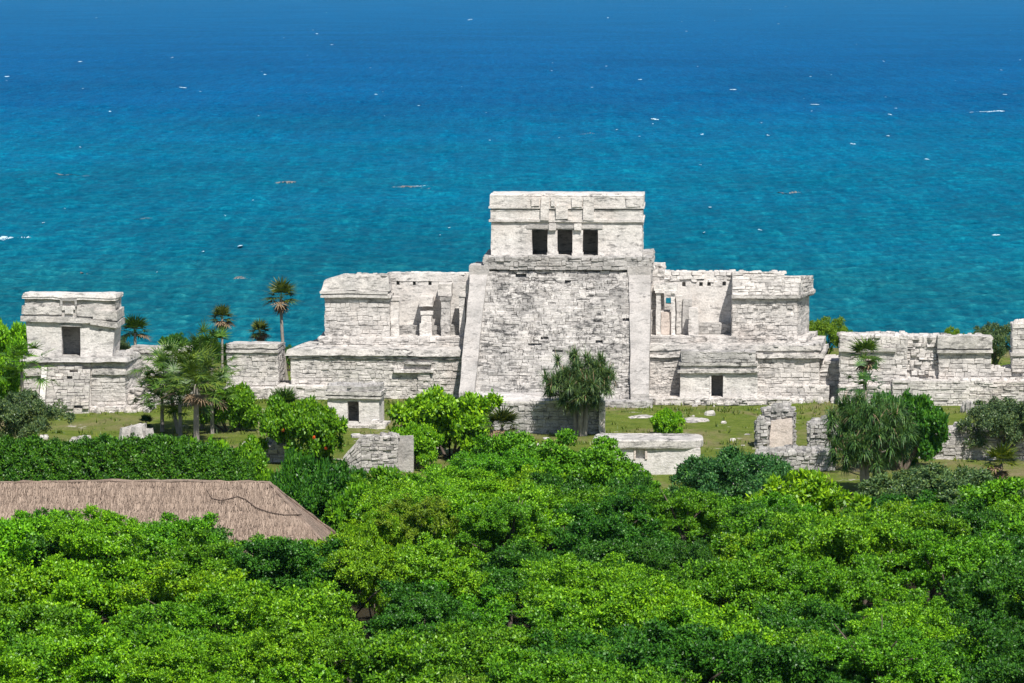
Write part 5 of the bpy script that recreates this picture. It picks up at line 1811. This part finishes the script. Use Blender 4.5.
def fan_palm(px, py_crown, py_base, Y, wpx, label, tone=(0.06, 0.125, 0.022), dry=.25, group=None, lean=0.0, skirt=True, zb=0.0, name='fan_palm', nfr=30, trunk_r=.11):
    rng = np.random.default_rng(int(px * 13 + py_crown))
    Y = Y * K
    top = P(px, py_crown, Y)
    o = bpy.data.objects.new(name, None); col.objects.link(o)
    o.location = (top.x, Y, zb)
    h = top.z - zb
    Lf = wpx * Y / F / 2
    Q, D = [], []
    hub = np.array([0, 0, h])
    for i in range(nfr):
        el = rng.uniform(-.45, 1.35) if i > 3 else rng.uniform(.9, 1.5)
        az = i * 2.4 + rng.uniform(-.3, .3)
        d = np.array([math.cos(az) * math.cos(el), math.sin(az) * math.cos(el), math.sin(el)])
        big = Lf > 1.5
        pr_ = rng.uniform(.3, .75) if big else .45
        pet = hub + d * Lf * pr_ + rng.normal(size=3) * .08 * Lf * big
        lst = D if (el < -.1 and rng.uniform() < dry * 3) else Q
        strap(lst, hub, d, Lf * pr_, .04, .0, rng, 1)
        fan(lst, pet, norm(d + np.array([0, 0, -.25]) + rng.normal(size=3) * .25 * big), Lf * (.34 if big else .58), rng, 13, .075 if big else .11)
    if skirt:
        for i in range(int(min(nfr, 30) * .5)):
            az = rng.uniform(0, 6.28); el = rng.uniform(-1.4, -.7)
            d = np.array([math.cos(az) * math.cos(el), math.sin(az) * math.cos(el), math.sin(el)])
            fan(D, hub + d * Lf * .3 + np.array([0, 0, -.1]), d, Lf * (.25 if Lf > 1.5 else .42), rng, 9, .07)
    c = bpy.data.objects.new('fronds', quads_mesh('fronds', np.array(Q), M['frond'])); col.objects.link(c); c.parent = o
    c.color = (*tone, 1)
    if D:
        c = bpy.data.objects.new('dry_fronds', quads_mesh('dry_fronds', np.array(D), M['dry'])); col.objects.link(c); c.parent = o
    if h > .25:
        m = MB(int(px))
        m.tube([(lean * (1 - q) ** 2, 0, -.15 + (h + .15) * q) for q in np.linspace(0, 1, 7)], [trunk_r * (1.25 if q == 0 else 1 - .25 * q) for q in np.linspace(0, 1, 7)], 8)
        m.build('trunk', M['palebark'], o, True)
    tag(o, label, 'palm', group)
    return o


SEAP = 'palms standing by the sea wall'
fan_palm(281, 299, 376, 116.5, 48, 'tallest slender palm with dry orange fronds beside the pyramid', group=SEAP, lean=.35, dry=.4, tone=(.10, .14, .028))
fan_palm(222, 319, 370, 118, 34, 'shorter thin palm with brown fronds against the sea', group=SEAP, dry=.4, tone=(.10, .13, .03), trunk_r=.08)
fan_palm(260, 333, 370, 118, 30, 'low palm crown just showing above the flat-topped stone block', group=SEAP, dry=.3, tone=(.10, .13, .03))
fan_palm(135, 333, 360, 119, 44, 'bushy green palm behind the right side of the small temple', group=SEAP, dry=.1, skirt=False)
fan_palm(212, 349, 370, 117, 26, 'small dark palm behind the long low wall', group=SEAP, dry=.1, skirt=False)
CL = 'clump of palms left of the pyramid'
fan_palm(196, 384, 440, 101.0, 96, 'front palm of the clump with thick pale trunk', group=CL, tone=(.13, .21, .035), dry=.2, nfr=84, trunk_r=.16)
fan_palm(170, 376, 430, 103.5, 86, 'left palm of the clump, bright fronds leaning to the small temple', group=CL, tone=(.11, .21, .03), dry=.05, nfr=84, lean=.5, skirt=False)
fan_palm(205, 362, 430, 104.5, 84, 'tallest palm at the back of the clump', group=CL, tone=(.09, .19, .028), dry=.05, nfr=84, lean=-.2, skirt=False)
fan_palm(162, 400, 430, 104, 78, 'lowest palm in the clump, yellowish fronds near the ground', group=CL, tone=(.14, .21, .03), dry=.1, nfr=84, skirt=False)
fan_palm(180, 402, 430, 102.5, 84, 'low palm in the middle of the clump, behind the front trunk', group=CL, tone=(.08, .17, .025), dry=.1, nfr=60, skirt=False)
fan_palm(212, 396, 432, 103.5, 70, 'right palm of the clump touching the round bush', group=CL, tone=(.10, .20, .03), dry=.1, nfr=60, skirt=False)
fan_palm(865, 357, 420, 100.5, 50, 'small palm with yellow-brown skirt rising above the big drooping tree', tone=(.10, .18, .025), dry=.4)
fan_palm(866, 390, 430, 94.5, 64, 'dark low palm just above the big drooping tree', tone=(.06, .15, .035), dry=.0, skirt=False)
fan_palm(284, 410, 440, 97.6, 52, 'green palm crown rising out of the orange-flowered bush', tone=(.09, .17, .03), dry=.05, skirt=False, nfr=40)
fan_palm(502, 428, 450, 93, 52, 'small palm with yellowing fronds beside the bright green tree', tone=(.09, .12, .03), dry=.5)
fan_palm(1001, 464, 490, 87, 52, 'small yellow-green palm beside the retaining wall at right', tone=(.16, .21, .025), dry=.1)
fan_palm(146, 424, 430, 104, 22, 'tiny dark palm tuft beside the pale boulder', tone=(.03, .085, .02), dry=.0, skirt=False, nfr=18)
fan_palm(22, 372, 420, 107, 80, 'leafy palm against the left corner of the temple platform', tone=(.12, .26, .02), dry=.0, skirt=False, nfr=44)


# ---- trees with long drooping strap leaves
def strap_tree(px, py_top, py_base, Y, wpx, hpx, label, seed, tone, ncl=30, nl=75, trunks=3, droop=.4, ln=(.5, .95)):
    rng = np.random.default_rng(seed)
    Y = Y * K
    g = P(px, py_base, Y)
    o = bpy.data.objects.new('strap_leaf_tree', None); col.objects.link(o)
    o.location = (g.x, Y, 0)
    sc_ = Y / F
    Rr, Hh = wpx * sc_ / 2, hpx * sc_ / 2
    zc = P(px, py_top, Y).z - Hh
    Q, D = [], []
    m = MB(seed)
    bases = [np.array([(k - (trunks - 1) / 2) * .20, rng.uniform(-.15, .15), -.15]) for k in range(trunks)]
    fork = [np.array([(k - (trunks - 1) / 2) * .3 + rng.uniform(-.1, .1), rng.uniform(-.3, .3), max(.5, zc - Hh * .5)]) for k in range(trunks)]
    for b, f_ in zip(bases, fork):
        m.tube([tuple(b), tuple((b + f_) / 2 + rng.uniform(-.06, .06, 3)), tuple(f_)], [.17, .13, .11], 8)
    for i in range(ncl):
        d = norm(rng.normal(size=3) + np.array([0, -.15, .12]))
        q = rng.uniform(.3, .8)
        c = np.array([0, 0, zc]) + d * np.array([Rr, Rr, Hh]) * q
        f_ = fork[rng.integers(trunks)]
        m.tube([tuple(f_), tuple((f_ + c) / 2 + np.array([0, 0, -.05])), tuple(c)], [.085, .06, .04], 5)
        for k in range(nl):
            az, el = rng.uniform(0, 6.28), rng.uniform(-1.0, 1.4)
            dd = np.array([math.cos(az) * math.cos(el), math.sin(az) * math.cos(el), math.sin(el)])
            strap(Q if rng.uniform() > .05 else D, c + rng.normal(size=3) * .05, dd, rng.uniform(*ln), .05, droop * rng.uniform(.5, 1.3), rng, 4)
    c = bpy.data.objects.new('crown', quads_mesh('crown', np.array(Q), M['frond'])); col.objects.link(c); c.parent = o; c.color = (*tone, 1)
    c = bpy.data.objects.new('dry_leaves', quads_mesh('dry_leaves', np.array(D), M['dry'])); col.objects.link(c); c.parent = o
    m.build('trunk', M['palebark'], o, True)
    tag(o, label, 'tree')


strap_tree(580, 347, 437, 103, 94, 72, 'strap-leaved tree with pale trunks standing before the stairway foot', 501, (.135, .220, .085), 110, 100, 3, .12, (.4, .75))
strap_tree(868, 388, 500, 91.2, 116, 94, 'large drooping strap-leaved tree with thick pale trunk, right side', 502, (.105, .215, .062), 150, 100, 3, .27, (.4, .78))

# ---- the canopy in front: every tree on its own
R = random.Random(11)
BX = [-100, 330, 345, 430, 445, 500, 560, 620, 655, 705, 760, 800, 850, 900, 950, 1100]
BY = [478, 478, 482, 474, 464, 460, 458, 470, 484, 488, 500, 512, 506, 502, 494, 492]
canopy = []
Y = 80.5 * K
row = 0
while Y > 46 * K:
    row += 1
    sp = 2.9
    half = (W / 2 + 50) * Y / F
    n = int(2 * half / sp)
    for i in range(n):
        x = -half + (i + .5) * 2 * half / n + R.uniform(-.8, .8)
        y = Y + R.uniform(-1.6, 1.6)
        px = x / y * F + W / 2
        h = 5.0 + .9 * noise.noise(Vector((x * .16, y * .1, 3.3))) + R.uniform(-.8, .7)
        if px < 350 and 70.5 * K < y: continue             # the hut stands there
        if px < 350 and y > 65.0 * K:
            h = 23.8 - y * (25 + (505 if px < 90 else 510 if px < 180 else 531) + R.uniform(-2, 14)) / F
        if y > 76 * K and not 330 < px < 720: continue
        h = min(h, CAMZ - y * (25 + np.interp(px, BX, BY) + R.uniform(0, 9)) / F)
        rad = R.uniform(1.6, 2.7)
        if y > 63 * K and px < 430:
            if px >= 350: rad = min(rad, (px - 330) * y / F)
            if rad < 1.6: continue
        canopy.append((row, px, x, y, h, rad))
    Y -= 4.3
rows = {}
for c in canopy: rows.setdefault(c[0], []).append(c)
ORD = ['first', 'second', 'third', 'fourth', 'fifth', 'sixth', 'seventh', 'eighth', 'ninth', 'tenth', 'eleventh', 'twelfth', 'thirteenth', 'fourteenth', 'fifteenth', 'sixteenth', 'seventeenth', 'eighteenth', 'nineteenth', 'twentieth']
nrows = len(rows)
for ri, rk in enumerate(sorted(rows, reverse=True)):
    lst = sorted(rows[rk], key=lambda c: c[1])
    for i, (_, px, x, y, h, rad) in enumerate(lst):
        v = noise.noise(Vector((x * .13 + 5, y * .13, 9.0))) + R.uniform(-.35, .35)
        # photographed colour zones: yellowish at the bottom left, deeper on the right
        v = v * 1.05 - .07 + .16 * (1 if px < 420 else -.45)
        if ri < 3: v += .12
        tone = 'deep green' if v < -.30 else 'mid green' if v < .05 else 'bright green' if v < .42 else 'yellow-green' if R.random() < .75 else 'olive green'
        pr = None
        q = R.random()
        if q < .14: pr = fine[R.randrange(3)]
        elif q < .18: pr = bigleaf[R.randrange(3)]
        d = y
        pyt = H / 2 + F * math.tan(math.atan((CAMZ - h) / y) - PITCH)
        rowname = 'nearest' if ri == 0 else ('farthest' if ri == nrows - 1 else ORD[ri])
        suffix = 'row of forest trees' if ri in (0, nrows - 1) else 'row from the front'
        lab = f'{tone} forest tree, {ORD[min(i, 19)]} from left in the {rowname} {suffix}'
        T(px, pyt, y / K, rad * 2 * F / y, tone, lab, 'forest_tree', 'tree', 'trees of the forest canopy', pr, seed=ri * 50 + i)

# ---- rough grass and strewn stones on the lawn
rng = np.random.default_rng(61)
n = 5200
tx, ty = rng.uniform(-62, 62, n), rng.uniform(160, 226, n)
near = rng.uniform(size=n) < .45
ty = np.where(near, rng.choice([223.3, 217.2, 218.6, 203.0, 207.6, 222.0], n) - rng.uniform(0, .9, n), ty)
keepm = np.array([noise.noise(Vector((a * .12, b * .06, 1.7))) for a, b in zip(tx, ty)]) > -.05
tx, ty = tx[keepm | near], ty[keepm | near]
Q = []
for a, b in zip(tx, ty):
    for k in range(5):
        d = norm(np.array([rng.normal() * .6, rng.normal() * .6, 1.0]))
        strap(Q, np.array([a + rng.normal() * .12, b + rng.normal() * .12, 0.0]), d, rng.uniform(.12, .34), .06, .2, rng, 2)
o = bpy.data.objects.new('grass', quads_mesh('grass', np.array(Q), M['frond'])); col.objects.link(o)
o.color = (.14, .20, .03, 1)
tag(o, 'tufts of rough grass over the lawn and at the wall feet', 'grass', kind='stuff')
m = MB(62)
for _ in range(170):
    if m.R.random() < .6:
        y = m.R.choice((222.6, 216.6, 202.6, 207.2, 205.4)) - abs(m.R.gauss(0, .7)); x = m.R.uniform(-58, 58)
    else:
        x, y = m.R.gauss(m.R.choice((-22, 9, 12, 26)), 5), m.R.uniform(176, 222)
    w = m.R.choice((.07, .1, .14, .24)) * m.R.uniform(.7, 1.3)
    m.rock(x, y, -.02, w, w, w * m.R.uniform(.4, .9), m.R.uniform(0, 3))
tag(m.build('rubble', M['stone']), 'small loose stones strewn over the lawn and along the walls', 'rubble', kind='stuff')

# ---- sea air
hz = MB(63)
hz.rbox(-9500, 9500, -500, 16500, -19, 26.5, 1e9, 0)
hm = bpy.data.materials.new('sea_air'); hm.use_nodes = True
for q in list(hm.node_tree.nodes): hm.node_tree.nodes.remove(q)
vo = hm.node_tree.nodes.new('ShaderNodeVolumePrincipled'); mo = hm.node_tree.nodes.new('ShaderNodeOutputMaterial')
vo.inputs['Color'].default_value = (.22, .66, 1.0, 1); vo.inputs['Density'].default_value = 2.4e-5
hm.node_tree.links.new(vo.outputs[0], mo.inputs['Volume'])
o = hz.build('haze', hm); tag(o, kind='stuff')
